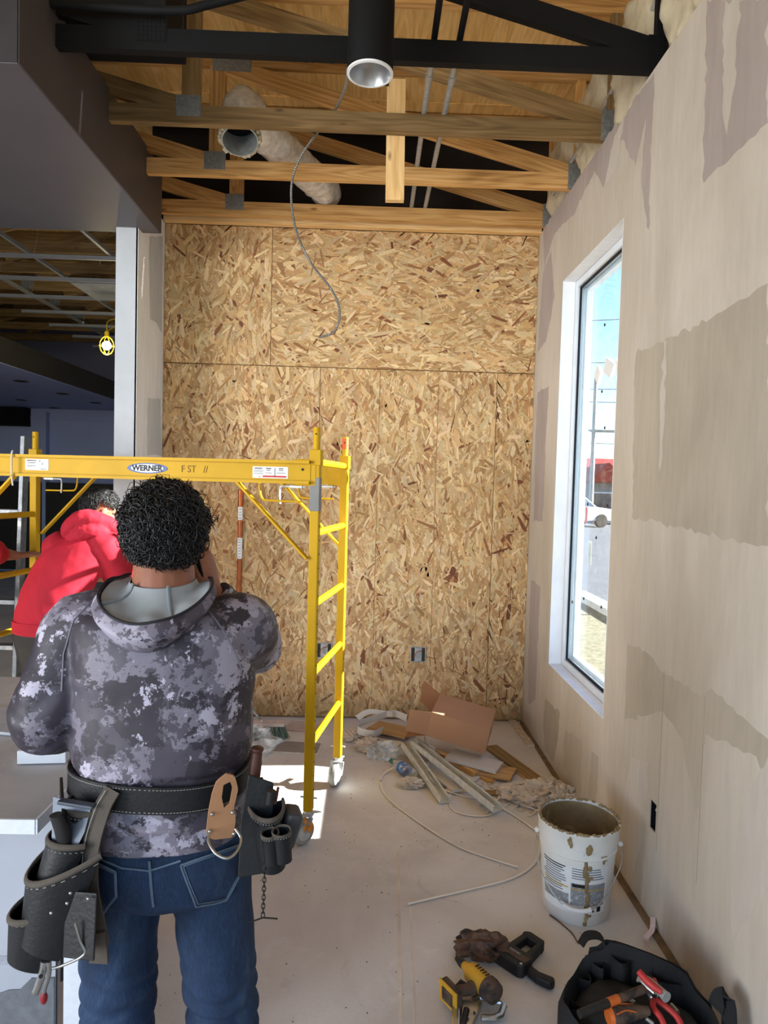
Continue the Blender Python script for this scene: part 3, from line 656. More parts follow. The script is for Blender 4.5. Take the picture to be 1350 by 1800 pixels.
MB().tube(smoothpath([c0+V((0, 0, .115)), c0+V((-.1, .3, .30)), (-2.75, 7.6, GZ+.01), (-3.2, 8.2, GZ-.02)]), .006, 6).build('cord', M_yp, wlmp, smooth=60)
pl = light('work_lamp_glow', 'POINT', 6, (1, .82, .5), shadow_soft_size=.04); pl.location = c0+V((0, 0, -.10)); setparent(pl, wlmp)
# aluminium ladder behind the scaffold
M_al = mat('dull_aluminium', C(128, 130, 132), .45, .6, var=.3, vs=20, col2=C(176, 172, 166), thr=.58)
ld = empty('ladder', (-2.5, 4.35, 0), 'dull aluminium ladder standing behind the yellow scaffold at the left edge', 'ladder')
for x in (-2.24, -2.70): MB().box((x, 4.40, .95), (.028, .07, 1.9), rotm(-.06)).build('rail', M_al, ld, bevel=.003)
for k in range(6):
    z = .25+.29*k; MB().box((-2.47, 4.40+(z-.95)*.06, z), (.44, .075, .03)).build('rung', M_al, ld, bevel=.003)
# ================================================================== YELLOW SCAFFOLD
M_yel = mat('yellow_enamel', C(196, 152, 8), .5, 0, spec=.2, var=.08, vs=6, col2=C(176, 140, 60), thr=.66)
M_cast = mat('plaster_spattered_steel', C(196, 198, 198), .5, .3, var=.2, vs=40, col2=C(120, 118, 112), thr=.55)
M_wheel = mat('grey_rubber_wheel', C(150, 150, 146), .6, var=.2, vs=30)
M_tape = mat('grey_tape', C(118, 116, 112), .5, .2, var=.15)
sc = empty('rolling_scaffold', (-1.1, 3.5, 0), 'yellow rolling scaffold frame with ladder ends and long side rails', 'scaffold')
SX = V((-.985, .17, 0)).normalized(); SY = V((.17, .985, 0)).normalized(); SO = V((-.24, 3.05, 0)); SLEN, SDEP = 1.83, .62
RS = Matrix((SX, SY, V((0, 0, 1)))).transposed()
def W(x, y, z): return SO + SX*x + SY*y + V((0, 0, z))
def sbox(mb, x, y, z, dx, dy, dz): return mb.box(W(x, y, z), (dx, dy, dz), RS)
for i, x in enumerate((0, SLEN)):
    for j, y in enumerate((0, SDEP)):
        mb = MB(); sbox(mb, x, y, .975, .042, .042, 1.65); p = mb.build('post', M_yel, sc, bevel=.004)
        mb = MB(); sbox(mb, x, y, 1.765, .052, .052, .07); mb.build('collar', M_yel, p, bevel=.003)
        MB().cyl(W(x, y, 1.78), W(x, y, 1.90), .0165, 14).build('stub', M_yel, p, smooth=50)
        if i == 0 and j == 1: MB().cyl(W(x, y, 1.835), W(x, y, 1.893), .0169, 14).build('orange_paint', mat('orange_spray', C(226, 90, 30), .6), p, smooth=50)
        MB().cyl(W(x, y-.0175, 1.87), W(x, y-.0155, 1.87), .004, 10).build('pin_hole', M_gasket, p)
        for k in range(22):
            if i == 0 and k < 22: MB().cyl(W(x-.0225, y, .25+k*.0635), W(x-.0205, y, .25+k*.0635), .004, 8).build('pin_hole', M_gasket, p)
        # caster
        c_ = empty('caster', W(x, y, 0)); setparent(c_, sc)
        ang = ((.9, 1.45), (.2, .5))[i][j]; d = SX*cos(ang) + SY*sin(ang)*(-1); ax = V((-d.y, d.x, 0))
        h = W(x, y, .062)+d*.03
        mb = MB(); mb.lathe([(.02, -.018), (.05, -.018), (.056, -.014), (.06, 0), (.056, .014), (.05, .018), (.02, .018)], h, 26, ax.to_track_quat('Z', 'Y').to_matrix()); mb.build('wheel', M_wheel, c_, smooth=40)
        mb = MB(); mb.cyl(h-ax*.02, h+ax*.02, .036, 18); mb.build('hub', M_cast, c_, smooth=40)
        mb = MB()
        for s in (-1, 1): mb.bar(h+ax*.024*s, W(x, y, .128)+ax*.024*s, .005, .03, ax)
        mb.box(W(x, y, .131), (.05, .05, .007), RS); mb.cyl(W(x, y, .13), W(x, y, .185), .017, 12); mb.cyl(h-ax*.03, h+ax*.03, .006, 8); mb.build('fork', M_cast, c_, bevel=.002)
        mb = MB(); mb.bar(W(x, y, .14), W(x, y, .125)-d*.075, .03, .006); mb.build('brake_pedal', M_cast, c_, bevel=.002)
        for s in (-1, 1): MB().cyl(W(x+s*.021, y, .21), W(x+s*.040, y, .21), .0045, 8).build('bolt', M_cast, p)
        if i == 0 and j == 0:
            mb = MB(); sbox(mb, x, y-.0005, 1.60, .0445, .0445, .15); mb.build('grey_tape', M_tape, p, bevel=.002)
            mb = MB(); r = random.Random(4)
            for k in range(26): mb.ball(W(x+r.uniform(-.03, .03), y-.03+r.uniform(-.02, .01), r.uniform(.07, .12)), (.008, .006, .012), 6, 4)
            mb.build('rust_foam', mat('orange_foam', C(226, 150, 70), .9), c_)
    for z in (.455, .78, 1.10, 1.425): MB().cyl(W(x, .02, z), W(x, SDEP-.02, z), .0165, 14).build('rung', M_yel, sc, smooth=50)
    MB().cyl(W(x, .02, 1.745), W(x, SDEP-.02, 1.745), .0165, 14).build('rung', M_yel, sc, smooth=50)
M_lab = mat('label_silver', C(206, 208, 208), .4, .1, var=.03); M_blk = mat('print_black', C(24, 24, 26), .6); M_blue = mat('logo_blue', C(32, 62, 128), .4, var=.03); M_redp = mat('print_red', C(196, 44, 38), .5)
for j, y in enumerate((-.012, SDEP+.012)):
    s = -1 if j == 0 else 1; xa, xb = -.0, SLEN
    mb = MB(); xm = SLEN/2; ln = SLEN-.04
    yw = y+s*.012
    sbox(mb, xm, yw, 1.697, ln, .004, .104); sbox(mb, xm, yw+s*.012, 1.747, ln, .026, .004); sbox(mb, xm, yw+s*.012, 1.647, ln, .026, .004)
    sbox(mb, xm, yw+s*.024, 1.742, ln, .003, .012); sbox(mb, xm, yw+s*.024, 1.652, ln, .003, .012)
    rail = mb.build('side_rail', M_yel, sc)
    for x in (.045, SLEN-.045):
        mb = MB(); sbox(mb, x, yw-s*.006, 1.697, .10, .010, .12); b = mb.build('end_bracket', M_yel, rail, bevel=.003)
        MB().cyl(W(x+.01*(1 if x < 1 else -1), yw+s*.003, 1.71), W(x+.01*(1 if x < 1 else -1), yw+s*.0045, 1.71), .006, 10).build('bolt_hole', M_gasket, rail)
    # braces
    for x0, x1 in ((.36, .025), (SLEN-.36, SLEN-.025)):
        mb = MB(); a, b = W(x0, yw+s*.004, 1.648), W(x1, y+s*.016, 1.31); mb.bar(a, b, .012, .034, SY); mb.build('diagonal_brace', M_yel, sc, bevel=.003)
    # wire latch hooks under the rail ends
    for x0, sg in ((.06, 1), (SLEN-.06, -1)):
        MB().tube(smoothpath([W(x0+sg*.20, y, 1.645), W(x0+sg*.195, y, 1.60), W(x0+sg*.185, y, 1.575), W(x0+sg*.16, y, 1.567), W(x0, y, 1.565)], 4), .005, 8).build('latch_wire', M_yel, sc, smooth=60)
        MB().tube(smoothpath([W(x0-sg*.01, y-s*.01, 1.632), W(x0+sg*.09, y-s*.01, 1.632), W(x0+sg*.105, y-s*.01, 1.622), W(x0+sg*.105, y-s*.01, 1.57), W(x0+sg*.103, y-s*.01, 1.552)], 4), .0045, 8).build('latch_lever', M_cast, sc, smooth=60)
        mb = MB(); sbox(mb, x0+sg*.03, y-s*.01, 1.632, .06, .016, .014); mb.build('latch_housing', M_cast, sc, bevel=.003)
    if j == 0:
        yf = yw-.0028; fr = frame(W(0, yf, 0), -SX, -SY)
        def lab(name, x, z, w_, h_, m, par, t=.0012, up=0): mb = MB(); sbox(mb, x, yf-up, z, w_, t, h_); return mb.build(name, m, par)
        # oval badge
        def oval(name, x, z, a, b, m, up, par):
            return MB().prism([(a*cos(2*pi*k/40), b*sin(2*pi*k/40)) for k in range(40)], .001, frame(W(x, yf-up, z), -SX, -SY)).build(name, m, par)
        cx = .795; bd = oval('badge', cx, 1.698, .100, .0245, M_blue, 0, rail); oval('badge_field', cx, 1.698, .080, .0195, M_paperw, .0011, bd)
        text('lettering', 'WERNER', .036, frame(W(cx, yf-.0024, 1.6975), -SX, -SY), M_blk, bd, bold=.0015, sx=1.02)
        # handwriting
        text('handwriting', 'F ST   //', .045, frame(W(.565, yf-.0006, 1.698), -SX, -SY), mat('marker_ink', C(120, 84, 20), .7), rail, sx=.9)
        l1 = lab('warning_label', .205, 1.693, .165, .052, M_lab, rail)
        for q, (dx, dz, w_, h_, m) in enumerate(((.055, .018, .035, .004, M_blk), (.055, .009, .045, .002, M_blk), (.055, .002, .045, .002, M_blk), (.055, -.006, .045, .002, M_blk), (.05, -.02, .01, .003, M_redp), (.008, .018, .025, .004, M_blk), (.008, .010, .02, .003, M_blk), (.008, -.002, .03, .002, M_blk),
                                                 (-.05, .018, .02, .004, M_blk), (-.05, .010, .022, .003, M_blk), (-.05, -.002, .04, .002, M_blk), (-.022, 0, .003, .04, M_blk), (-.02, -.018, .11, .008, M_redp))):
            lab('print_bar', .205+dx, 1.693+dz, w_, h_, m, l1, .0006, .0009)
        l2 = lab('warning_label', 1.355, 1.702, .12, .052, M_lab, rail)
        for dx, dz, w_, h_, m in ((.028, .019, .05, .005, mat('print_maroon', C(96, 30, 30), .6)), (.028, .008, .045, .003, M_blk), (.028, .001, .04, .002, M_blk), (.028, -.006, .045, .003, M_blk), (.028, -.012, .035, .002, M_blk), (-.035, -.021, .03, .003, M_blk), (-.015, .016, .01, .004, M_blk)):
            lab('print_bar', 1.355+dx, 1.702+dz, w_, h_, m, l2, .0006, .0009)
        for a, b in (((-.045, .014), (-.005, -.014)), ((-.055, .006), (-.02, -.018)), ((-.03, .018), (-.028, -.002))):
            MB().bar(W(1.355+a[0], yf-.001, 1.702+a[1]), W(1.355+b[0], yf-.001, 1.702+b[1]), .0006, .0018, SY).build('print_line', M_blk, l2)
        MB().tube(smoothpath([W(1.46, yw-.03, 1.765), W(1.462, yw-.035, 1.75), W(1.462, yw-.036, 1.66), W(1.46, yw-.03, 1.60)], 4), .004, 8).build('wire_tie', M_cast, rail, smooth=60)
# ================================================================== ON THE BACK WALL
M_copper = mat('copper', C(176, 100, 62), .35, .8, var=.2, vs=20)
cpipe = empty('copper_pipe', (-.88, 4.66, 0), 'upright copper pipe with two white paper labels against the particle board', 'pipe')
MB().tube([(-.88, 4.668, .012), (-.88, 4.668, 1.57)], .0165, 14).build('tube', M_copper, cpipe, smooth=50)
MB().lathe([(.0195, 0), (.0195, .05), (.017, .052)], (-.88, 4.668, 1.535), 14).build('cap', M_copper, cpipe, smooth=40)
for z, h in ((1.425, .09), (1.185, .145)):
    l_ = MB().lathe([(.0172, 0), (.0172, h)], (-.88, 4.668, z-h/2), 16).build('paper_label', M_paperw, cpipe, smooth=60)
    for k in range(int(h/.02)): MB().box((-.88, 4.6503, z-h/2+.014+k*.02), (.014, .0006, .004)).build('print_line', mat('print_grey', C(120, 124, 132), .7), l_)
def wallbox(x, z, lab, half=False):
    b = empty('outlet_box', (x, D-.004, z-.055), lab, 'outlet box', 'outlet boxes in the particle board')
    mb = MB(); w_, h_ = .102, .102
    mb.box((x, D-.004, z+h_/2), (w_+.008, .012, .006)); mb.box((x, D-.004, z-h_/2), (w_+.008, .012, .006))
    mb.box((x-w_/2, D-.004, z), (.006, .012, h_)); mb.box((x+w_/2, D-.004, z), (.006, .012, h_)); mb.build('rim', M_galv, b, bevel=.002)
    MB().box((x, D-.0025, z), (w_, .003, h_)).build('shade_plate', mat('box_shadow', C(54, 52, 50), .8), b)  # flat dark plate painted as the shade inside the box
    MB().box((x, D-.006, z), (.05, .006, .094)).build('mud_ring', M_galv, b, bevel=.002)
    MB().box((x, D-.0095, z+.002), (.026, .004, .052)).build('device', mat('grey_device', C(150, 150, 146), .6), b, bevel=.001)
    for s in (-1, 1): MB().cyl((x, D-.012, z+s*.038), (x, D-.009, z+s*.038), .004, 8).build('screw', M_galv, b)
    MB().tube(smoothpath([(x-.03, D-.008, z-.03), (x-.02, D-.016, z+.01), (x+.02, D-.018, z+.03), (x+.04, D-.01, z+.04)]), .0025, 6).build('wire', M_copper, b, smooth=60)
wallbox(.374, .468, 'steel outlet box in the particle board above the debris pile'); wallbox(-.284, .482, 'steel outlet box half hidden behind the front scaffold post')
# ================================================================== DEBRIS PILE
M_card = mat('cardboard', C(170, 128, 98), .85, var=.06, vs=5); M_cardin = mat('cardboard_inside', C(150, 106, 76), .9, var=.06)
M_pvc = mat('white_pvc', C(226, 220, 210), .5, var=.06); M_board = mat('white_melamine', C(214, 210, 206), .5, var=.07, vs=6); M_raw = lumber_mat('raw_board', C(172, 132, 84), C(198, 158, 108), C(214, 178, 128)); M_paperdusty = mat('crumpled_paper', C(204, 188, 170), .9, var=.2, vs=24, bmp=.3)
M_stud = mat('galvanised_stud', C(212, 212, 206), .4, .15, var=.15, vs=30)
def fl_(px, py, z=0): return atZ(px, py, z)
# cardboard box on its side
bx = empty('cardboard_box', (.5, 4.1, .1), 'brown cardboard box lying open on the debris pile', 'box')
o0 = atZ(852, 1325, .10); o1 = atZ(750, 1293, .165); ex = (o1-o0); Lb = ex.length; ex.normalize()
Hb = .155; Db = .27; ez = V((.0, -.12, 1)); ez = (ez-ex*ez.dot(ex)).normalized(); ey = ex.cross(ez); ey = ey if ey.y > 0 else -ey
def bp(a, b, c): return o0 + ex*(a*Lb) + ey*(b*Db) + ez*(c*Hb)
def panel(name, pts, m=None, t=.0035):
    p = [V(q) for q in pts]; n = (p[1]-p[0]).cross(p[2]-p[0]).normalized(); mb = MB(); k = len(p)
    mb.v = [tuple(q+n*t/2) for q in p]+[tuple(q-n*t/2) for q in p]; mb.f = [tuple(range(k)), tuple(range(2*k-1, k-1, -1))]+[(i, (i+1) % k, (i+1) % k+k, i+k) for i in range(k)]
    return mb.build(name, m or M_card, bx)
panel('front_side', [bp(0, 0, 0), bp(1, 0, 0), bp(1, 0, 1), bp(0, 0, 1)]); panel('rear_side', [bp(0, 1, 0), bp(1, 1, 0), bp(1, 1, 1), bp(0, 1, 1)], M_cardin)
panel('top_side', [bp(0, 0, 1), bp(1, 0, 1), bp(1, 1, 1), bp(0, 1, 1)]); panel('under_side', [bp(0, 0, 0), bp(1, 0, 0), bp(1, 1, 0), bp(0, 1, 0)], M_cardin)
panel('closed_end', [bp(0, 0, 0), bp(0, 1, 0), bp(0, 1, 1), bp(0, 0, 1)])
fv = ex*.125
panel('flap', [bp(1, 0, .02), bp(1, 0, .98), bp(1, 0, .95)+fv-ey*.03, bp(1, 0, .05)+fv-ey*.03]); panel('flap', [bp(1, .02, 0), bp(1, .98, 0), bp(1, .95, 0)+fv-ez*.055, bp(1, .05, 0)+fv-ez*.055], M_cardin)
panel('flap', [bp(1, 1, .02), bp(1, 1, .98), bp(1, 1, .95)+fv+ey*.04+ez*.04, bp(1, 1, .05)+fv+ey*.04+ez*.04], M_cardin)
panel('flap', [bp(1, .02, 1), bp(1, .98, 1), bp(1, .95, 1)-fv*.6-ez*.06, bp(1, .05, 1)-fv*.6-ez*.06], M_cardin)
G = 'loose boards in the debris pile'
def board(name, p0, p1, wd, th, m, lab, z0=0, z1=0, roll=0., cat='board', g=G):
    a, b = atZ(*p0, z0+th/2), atZ(*p1, z1+th/2); up = V((sin(roll), 0, cos(roll)))
    o = lumber(name, a, b, wd, th, m, None, up=up); return tag(o, lab, cat, g)
# layered: from floor upward
board('drywall_scrap', (748, 1345), (838, 1372), .20, .013, M_board, 'white board scrap lying lowest under the boards', .001, .001)
board('plywood_scrap', (835, 1348), (902, 1362), .17, .012, M_raw, 'bare tan board end sticking out right of the white shelf board', .018, .016)
sh = board('shelf_board', (790, 1326), (878, 1350), .15, .018, M_board, 'white shelf board with bare wooden edge below the cardboard box', .05, .034)
lumber('wooden_edge', atZ(764, 1312, .06)+V((-.0, -.07, 0)), atZ(853, 1350, .044)+V((0, -.0, 0)), .006, .016, M_pinelight, sh)
board('wood_batten', (778, 1327), (836, 1360), .05, .022, M_pine, 'short square brown batten under the shelf board', .02, .016)
board('wood_batten', (832, 1356), (866, 1375), .04, .016, M_pine, 'thin batten end poking out beside the bare board', .0, .0)
board('long_plank', (862, 1312), (992, 1408), .09, .014, M_pineold, 'long brown plank lying beside the right wall', .001, .001)
board('corner_plank', (900, 1266), (934, 1312), .05, .014, M_paperdusty, 'dusty plank lying in the corner at the wall foot', .001, .001)
board('grey_plank', (835, 1395), (890, 1393), .05, .012, M_pineold, 'short grey plank at the right of the metal studs', .002, .002)
board('white_panel', (752, 1350), (805, 1390), .06, .012, M_board, 'narrow white panel strip between the two metal studs', .014, .012)
board('edge_board', (765, 1392), (838, 1386), .035, .010, M_pinelight, 'pale thin trim board lying in front of the white panel strip', .001, .001)
board('edge_board', (880, 1382), (940, 1372), .04, .010, M_board, 'short white trim board between the bare board and the paper heap', .001, .001)
board('edge_board', (905, 1350), (965, 1392), .05, .012, M_raw, 'tan trim board alongside the long brown plank', .001, .001)
board('tan_panel', (655, 1275), (722, 1290), .18, .010, M_raw, 'tan panel left of the cardboard box under the paper ribbons', .03, .03)
board('drywall_scrap', (640, 1304), (700, 1313), .16, .012, M_board, 'flat white panel under the paper coils', .001, .001)
def stud(p0, p1, lab, z0, z1, w_=.055, d_=.03):
    a, b = atZ(*p0, z0), atZ(*p1, z1); x = (b-a).normalized(); y = V((0, 0, 1)).cross(x).normalized(); z = x.cross(y); mb = MB(); t = .0015
    mb.bar(a, b, w_, t, z); mb.bar(a+y*w_/2+z*d_/2, b+y*w_/2+z*d_/2, t, d_, z); mb.bar(a-y*w_/2+z*d_/2, b-y*w_/2+z*d_/2, t, d_, z)
    mb.bar(a+y*(w_/2-.005)+z*d_, b+y*(w_/2-.005)+z*d_, .010, t, z); mb.bar(a-y*(w_/2-.005)+z*d_, b-y*(w_/2-.005)+z*d_, .010, t, z)
    tag(mb.build('metal_stud', M_stud), lab, 'metal stud', 'metal studs in the debris')
stud((712, 1312), (782, 1412), 'shorter metal stud pointing out front of the debris pile', .065, .004); stud((728, 1308), (874, 1426), 'long metal stud slanting across the front of the debris pile', .085, .03)
# paper ribbons (coiled edge tape)
def ribbon(pts, wd, lab, m=M_pvc, tilt=None):
    P = smoothpath([atZ(*q[:2], q[2]) for q in pts], 6); tag(MB().strip(P, wd, .0012, tilt or V((.1, -.35, .9))).build('tape_ribbon', m, None, smooth=60), lab, 'paper tape', 'paper tape ribbons')
ribbon([(715, 1262, .10), (690, 1254, .12), (660, 1262, .11), (634, 1272, .09), (630, 1284, .08), (655, 1290, .07), (672, 1284, .06)], .055, 'upper white paper tape ribbon curling left of the box')
ribbon([(612, 1300, .02), (632, 1290, .045), (655, 1296, .05), (668, 1305, .03), (640, 1310, .02), (690, 1312, .02)], .06, 'lower paper tape ribbon sagging onto the floor', M_pvc, V((0, -.8, .6)))
ribbon([(628, 1262, .07), (650, 1251, .13), (690, 1256, .12)], .04, 'arched paper tape ribbon at the back of the pile')
ribbon([(745, 1300, .09), (752, 1315, .08), (765, 1322, .07)], .06, 'short curled paper tape hanging under the box')
def crumple(name, c, r, seed, m, lab, cat, sub=4, amp=.5, f=3.0, grp=None):
    me = bpy.data.meshes.new(name); bm = bmesh.new(); bmesh.ops.create_icosphere(bm, subdivisions=sub, radius=1); off = V((seed*3.1, seed*1.7, 0))
    for v in bm.verts:
        d = v.co.copy(); n = (1-abs(mnoise.noise(d*f+off))*2)*amp*.6 + mnoise.noise(d*f*2.3+off)*amp*.5
        k = 1+n; v.co = V((c[0]+d.x*r[0]*k, c[1]+d.y*r[1]*k, max(c[2]+d.z*r[2]*k, .001)))
    bm.to_mesh(me); bm.free(); me.polygons.foreach_set('use_smooth', [True]*len(me.polygons)); me.set_sharp_from_angle(angle=radians(35))
    return tag(link_mesh(name, me, m), lab, cat, grp)
for k, (px, py, rx, ry, rz_, lab) in enumerate(((622, 1300, .06, .05, .03, 'crumpled dusty paper at the left tip of the debris'), (648, 1318, .06, .05, .035, 'crumpled paper between the left tip and the bottle'), (958, 1402, .09, .06, .045, 'large crumpled paper heap by the wall behind the bucket'), (990, 1413, .06, .05, .045, 'crumpled paper at the wall foot right of the heap'), (905, 1402, .07, .06, .03, 'pale crumpled paper left of the heap'), (722, 1383, .05, .03, .025, 'tan crumpled scrap in front of the bottle'), (930, 1412, .06, .05, .03, 'crumpled paper in front of the heap'))):
    p = atZ(px, py, 0); crumple('crumpled_paper', (p.x, p.y, rz_*.7), (rx, ry, rz_), k+1, M_paperdusty, lab, 'paper', 5, .8, 1.9, 'crumpled paper in the debris')
M_clear = glassy('clear_plastic', (.95, .97, .98, 1), .08, .5, (.9, .92, .94, 1), 9, .4)
p = atZ(675, 1332, 0); crumple('plastic_wrap', (p.x, p.y, .035), (.085, .06, .045), 21, M_clear, 'clear crumpled plastic wrap beside the bottle', 'plastic', 5, .7, 1.8)
bt = empty('water_bottle', atZ(708, 1350, 0), 'clear plastic water bottle with blue label lying on the floor', 'bottle')
a, b = atZ(690, 1338, .034), atZ(727, 1362, .034); R_ = (b-a).normalized().to_track_quat('Z', 'Y').to_matrix(); Lz = (b-a).length
s = Lz/.2
MB().lathe([(.012, -.004*s), (.0125, .02*s), (.016, .035*s), (.031, .07*s), (.0325, .09*s), (.031, .10*s), (.0325, .11*s), (.0325, .175*s), (.029, .195*s), (.018, .2*s), (.0, .196*s)], a, 20, R_).build('bottle_body', M_clear, bt, smooth=50)
MB().lathe([(.0332, .085*s), (.0335, .087*s), (.0335, .14*s), (.0332, .142*s)], a, 20, R_).build('label', mat('blue_label', C(58, 104, 168), .4, col2=C(220, 226, 232), thr=.56, vs=30), bt, smooth=50)
MB().lathe([(.0, -.012*s), (.0145, -.012*s), (.0145, .008*s), (.012, .009*s)], a, 16, R_).build('cap', mat('teal_cap', C(40, 110, 100), .4), bt, smooth=40)
# thin white strips
def strip_line(pts, lab, r=.006, name='plastic_strip', m=None, n=7, g='thin white trim strips'):
    P = smoothpath([atZ(q[0], q[1], q[2] if len(q) > 2 else r) for q in pts], n)
    return tag(MB().tube(P, [(r, r*.55)]*len(P), 6, lat=V((0, 0, 1)).cross(V((1, 0, 0)))).build(name, m or M_pvc, None, smooth=50), lab, 'trim strip', g)
strip_line([(697, 1346, .03), (678, 1358), (669, 1372), (680, 1400), (725, 1437), (800, 1485), (860, 1508), (911, 1524)], 'white plastic strip looping from the bottle across the floor')
strip_line([(716, 1589), (770, 1576), (830, 1562), (895, 1545), (935, 1522), (950, 1492), (946, 1465), (915, 1440), (880, 1420), (845, 1412)], 'white plastic strip sweeping in a wide hook left of the bucket', .0065)
strip_line([(792, 1396), (790, 1412), (800, 1426), (830, 1434), (862, 1432), (890, 1415), (930, 1385), (942, 1375, .05)], 'white plastic strip in a small loop before the studs', .005)
strip_line([(752, 1342, .05), (753, 1362, .045), (775, 1385, .02), (810, 1398), (850, 1405)], 'white strip bending over the short metal stud', .005)
for k, (a, b) in enumerate((((855, 1428), (878, 1400)), ((868, 1402), (890, 1425)), ((902, 1422), (930, 1390)), ((880, 1400), (965, 1432)), ((930, 1435), (960, 1412)))):
    strip_line([(*a, .004), (*b, .03)], 'straight white sliver '+('leaning at the end of the long stud', 'crossing beside the long stud', 'standing up left of the paper heap', 'lying longest toward the bucket', 'nearest the bucket rim')[k], .004, 'sliver', n=2, g='white slivers in the debris')
o = MB().cyl(atZ(1000, 1416, .03)-V((.03, 0, 0)), atZ(1000, 1416, .03)+V((.02, -.01, 0)), .028, 18).build('paper_roll', M_paperdusty, None, smooth=40); tag(o, 'small paper roll at the wall foot behind the bucket', 'roll')
p = atZ(950, 1405, 0)
mb = MB(); r = random.Random(11)
for k in range(420):
    a = r.gauss(0, 1); q = atZ(r.uniform(640, 1000), 0*1+r.uniform(0, 1)*0+1330+80*r.random(), 0); 
    qx = r.uniform(.25, 1.06); qy = 4.1-(qx-.25)*.85+r.gauss(0, .13)
    if qx > 1.07: continue
    sz = r.uniform(.003, .012); mb.box((qx, qy, sz*.35), (sz*2, sz, sz*.6), rotm(0, 0, r.uniform(0, 3)))
tag(mb.build('rubble_crumbs', M_paperdusty), 'scattered crumbs and plaster bits around the debris pile', 'rubble', kind='stuff')
mb = MB()
for k in range(360):
    q = V((r.uniform(-.9, 1.05), r.uniform(2.0, 4.5), 0)); sz = r.uniform(.001, .003); mb.box((q.x, q.y, sz*.35), (sz*2, sz, sz*.6), rotm(0, 0, r.uniform(0, 3)))
tag(mb.build('floor_grit', mat('dark_grit', C(96, 84, 76), .9)), 'tiny dark grit strewn over the concrete floor', 'grit', kind='stuff')
# ================================================================== BROOM, PLASTIC BAG, FLOOR HATCH
br = empty('broom', atZ(460, 1290, 0), 'push broom head with green-grey bristles lying by the back wall', 'broom')
ba, bb = atZ(415, 1284, .05), atZ(500, 1284, .05); lumber('broom_block', ba+V((0, 0, .045)), bb+V((0, 0, .045)), .06, .022, mat('dusty_pink_wood', C(196, 176, 168), .8), br)
mb = MB(); r = random.Random(2)
for k in range(900):
    t = r.random(); p0 = ba.lerp(bb, t)+V((0, r.uniform(-.028, .028), .034)); mb.tube([p0, p0+V((r.gauss(0, .01)+(t-.5)*.05, r.gauss(0, .012)-.01, -.078))], [.0024, .0018], 3, False)
o = mb.build('bristles', mat('green_bristles', C(104, 122, 112), .8, var=.25, vs=40), br); o['kind'] = 'stuff'
MB().tube([ba.lerp(bb, .52)+V((0, .0, .06)), atY(455, 1262, 4.50), atY(432, 1232, 4.55), atY(405, 1234, 4.6)], .009, 8).build('handle_brace', M_galv, br, smooth=60)
ht = empty('floor_hatch', atZ(520, 1312, 0), 'shallow square floor box with scraps by the scaffold', 'floor box')
c4 = [atZ(*q, .003) for q in ((492, 1302), (566, 1306), (558, 1326), (478, 1322))]; mb = MB(); mb.v = [tuple(q) for q in c4]+[tuple(q-V((0, 0, .003))) for q in c4]; mb.f = [(0, 1, 2, 3), (7, 6, 5, 4)]+[(i, (i+1) % 4, (i+1) % 4+4, i+4) for i in range(4)]
mb.build('cover', mat('grey_screed', C(150, 140, 134), .9, var=.15), ht)
mb = MB()
for i in range(4): mb.bar(c4[i]+V((0, 0, .001)), c4[(i+1) % 4]+V((0, 0, .001)), .008, .006)
mb.build('rim', M_stud, ht)
o = board('drywall_scrap', (455, 1312), (492, 1296), .14, .01, M_board, 'white panel scrap on the floor between broom and floor box', .001, .001)
o = board('drywall_scrap', (505, 1275), (560, 1280), .17, .008, mat('pinkish_panel', C(196, 180, 174), .85), 'pinkish panel scrap on the floor right of the broom', .001, .001)
p = atZ(437, 1318, 0); crumple('plastic_bag', (p.x, p.y, .045), (.14, .12, .075), 33, M_clear, 'clear crumpled plastic bag on the floor below the broom', 'plastic bag', 5, .6, 1.7)
# faint tape lines of the floor seam
struct('trim_6', MB().bar(atZ(700, 1495, .0004), atZ(704, 1798, .0004), .012, .0008), mat('floor_seam', C(214, 202, 188), .85)); struct('trim_7', MB().bar(atZ(718, 1495, .0004), atZ(728, 1798, .0004), .005, .0008), MATS['floor_seam'])
# ================================================================== BUCKET
M_bkt = mat('white_bucket_plastic', C(222, 220, 216), .45, var=.05, vs=8, col2=C(190, 178, 160), thr=.66); M_mudw = mat('wet_joint_compound', C(136, 116, 82), .6, var=.25, vs=14, bmp=.5, bs=40, col2=C(176, 156, 122), thr=.52)
bc = V((.862, 2.60, 0)); bk = empty('plaster_bucket', bc, 'white plastic bucket smeared with brown joint compound, empty inside', 'bucket')
MB().lathe([(.0, .0), (.122, .0), (.127, .006), (.1445, .262), (.149, .266), (.149, .274), (.1465, .276), (.148, .302), (.154, .306), (.154, .352), (.157, .356), (.157, .366), (.153, .369), (.148, .366), (.1465, .30), (.124, .012), (.0, .012)], bc, 64).build('bucket_body', M_bkt, bk, smooth=40)
def rb(z): return .127+(.1445-.127)*(z-.006)/.256
def patch(name, a0, a1, z0, z1, m, par, up=.0008, n=16, rad=None, inner=False):
    """curved label patch on the bucket; angles measured from the camera-facing side"""
    base = atan2(-bc.y, -bc.x); mb = MB(); rings = []
    for i in range(n+1):
        a = base+radians(a0+(a1-a0)*i/n); q = []
        for z, u in ((z0, 0), (z1, 0), (z1, 1), (z0, 1)):
            r_ = (rad or rb(z)) + (up if u else -.0004); q.append(bc+V((cos(a)*r_, sin(a)*r_, z)))
        rings.append(mb.ring(q))
    return mb.skinrings(rings, True).build(name, m, par, smooth=40)
M_lg = mat('label_grey', C(136, 138, 142), .6, var=.25, vs=120, col2=C(206, 206, 206), thr=.55); M_lw = mat('label_white', C(226, 226, 226), .5, var=.04); M_ly = mat('label_yellow', C(206, 160, 40), .6)
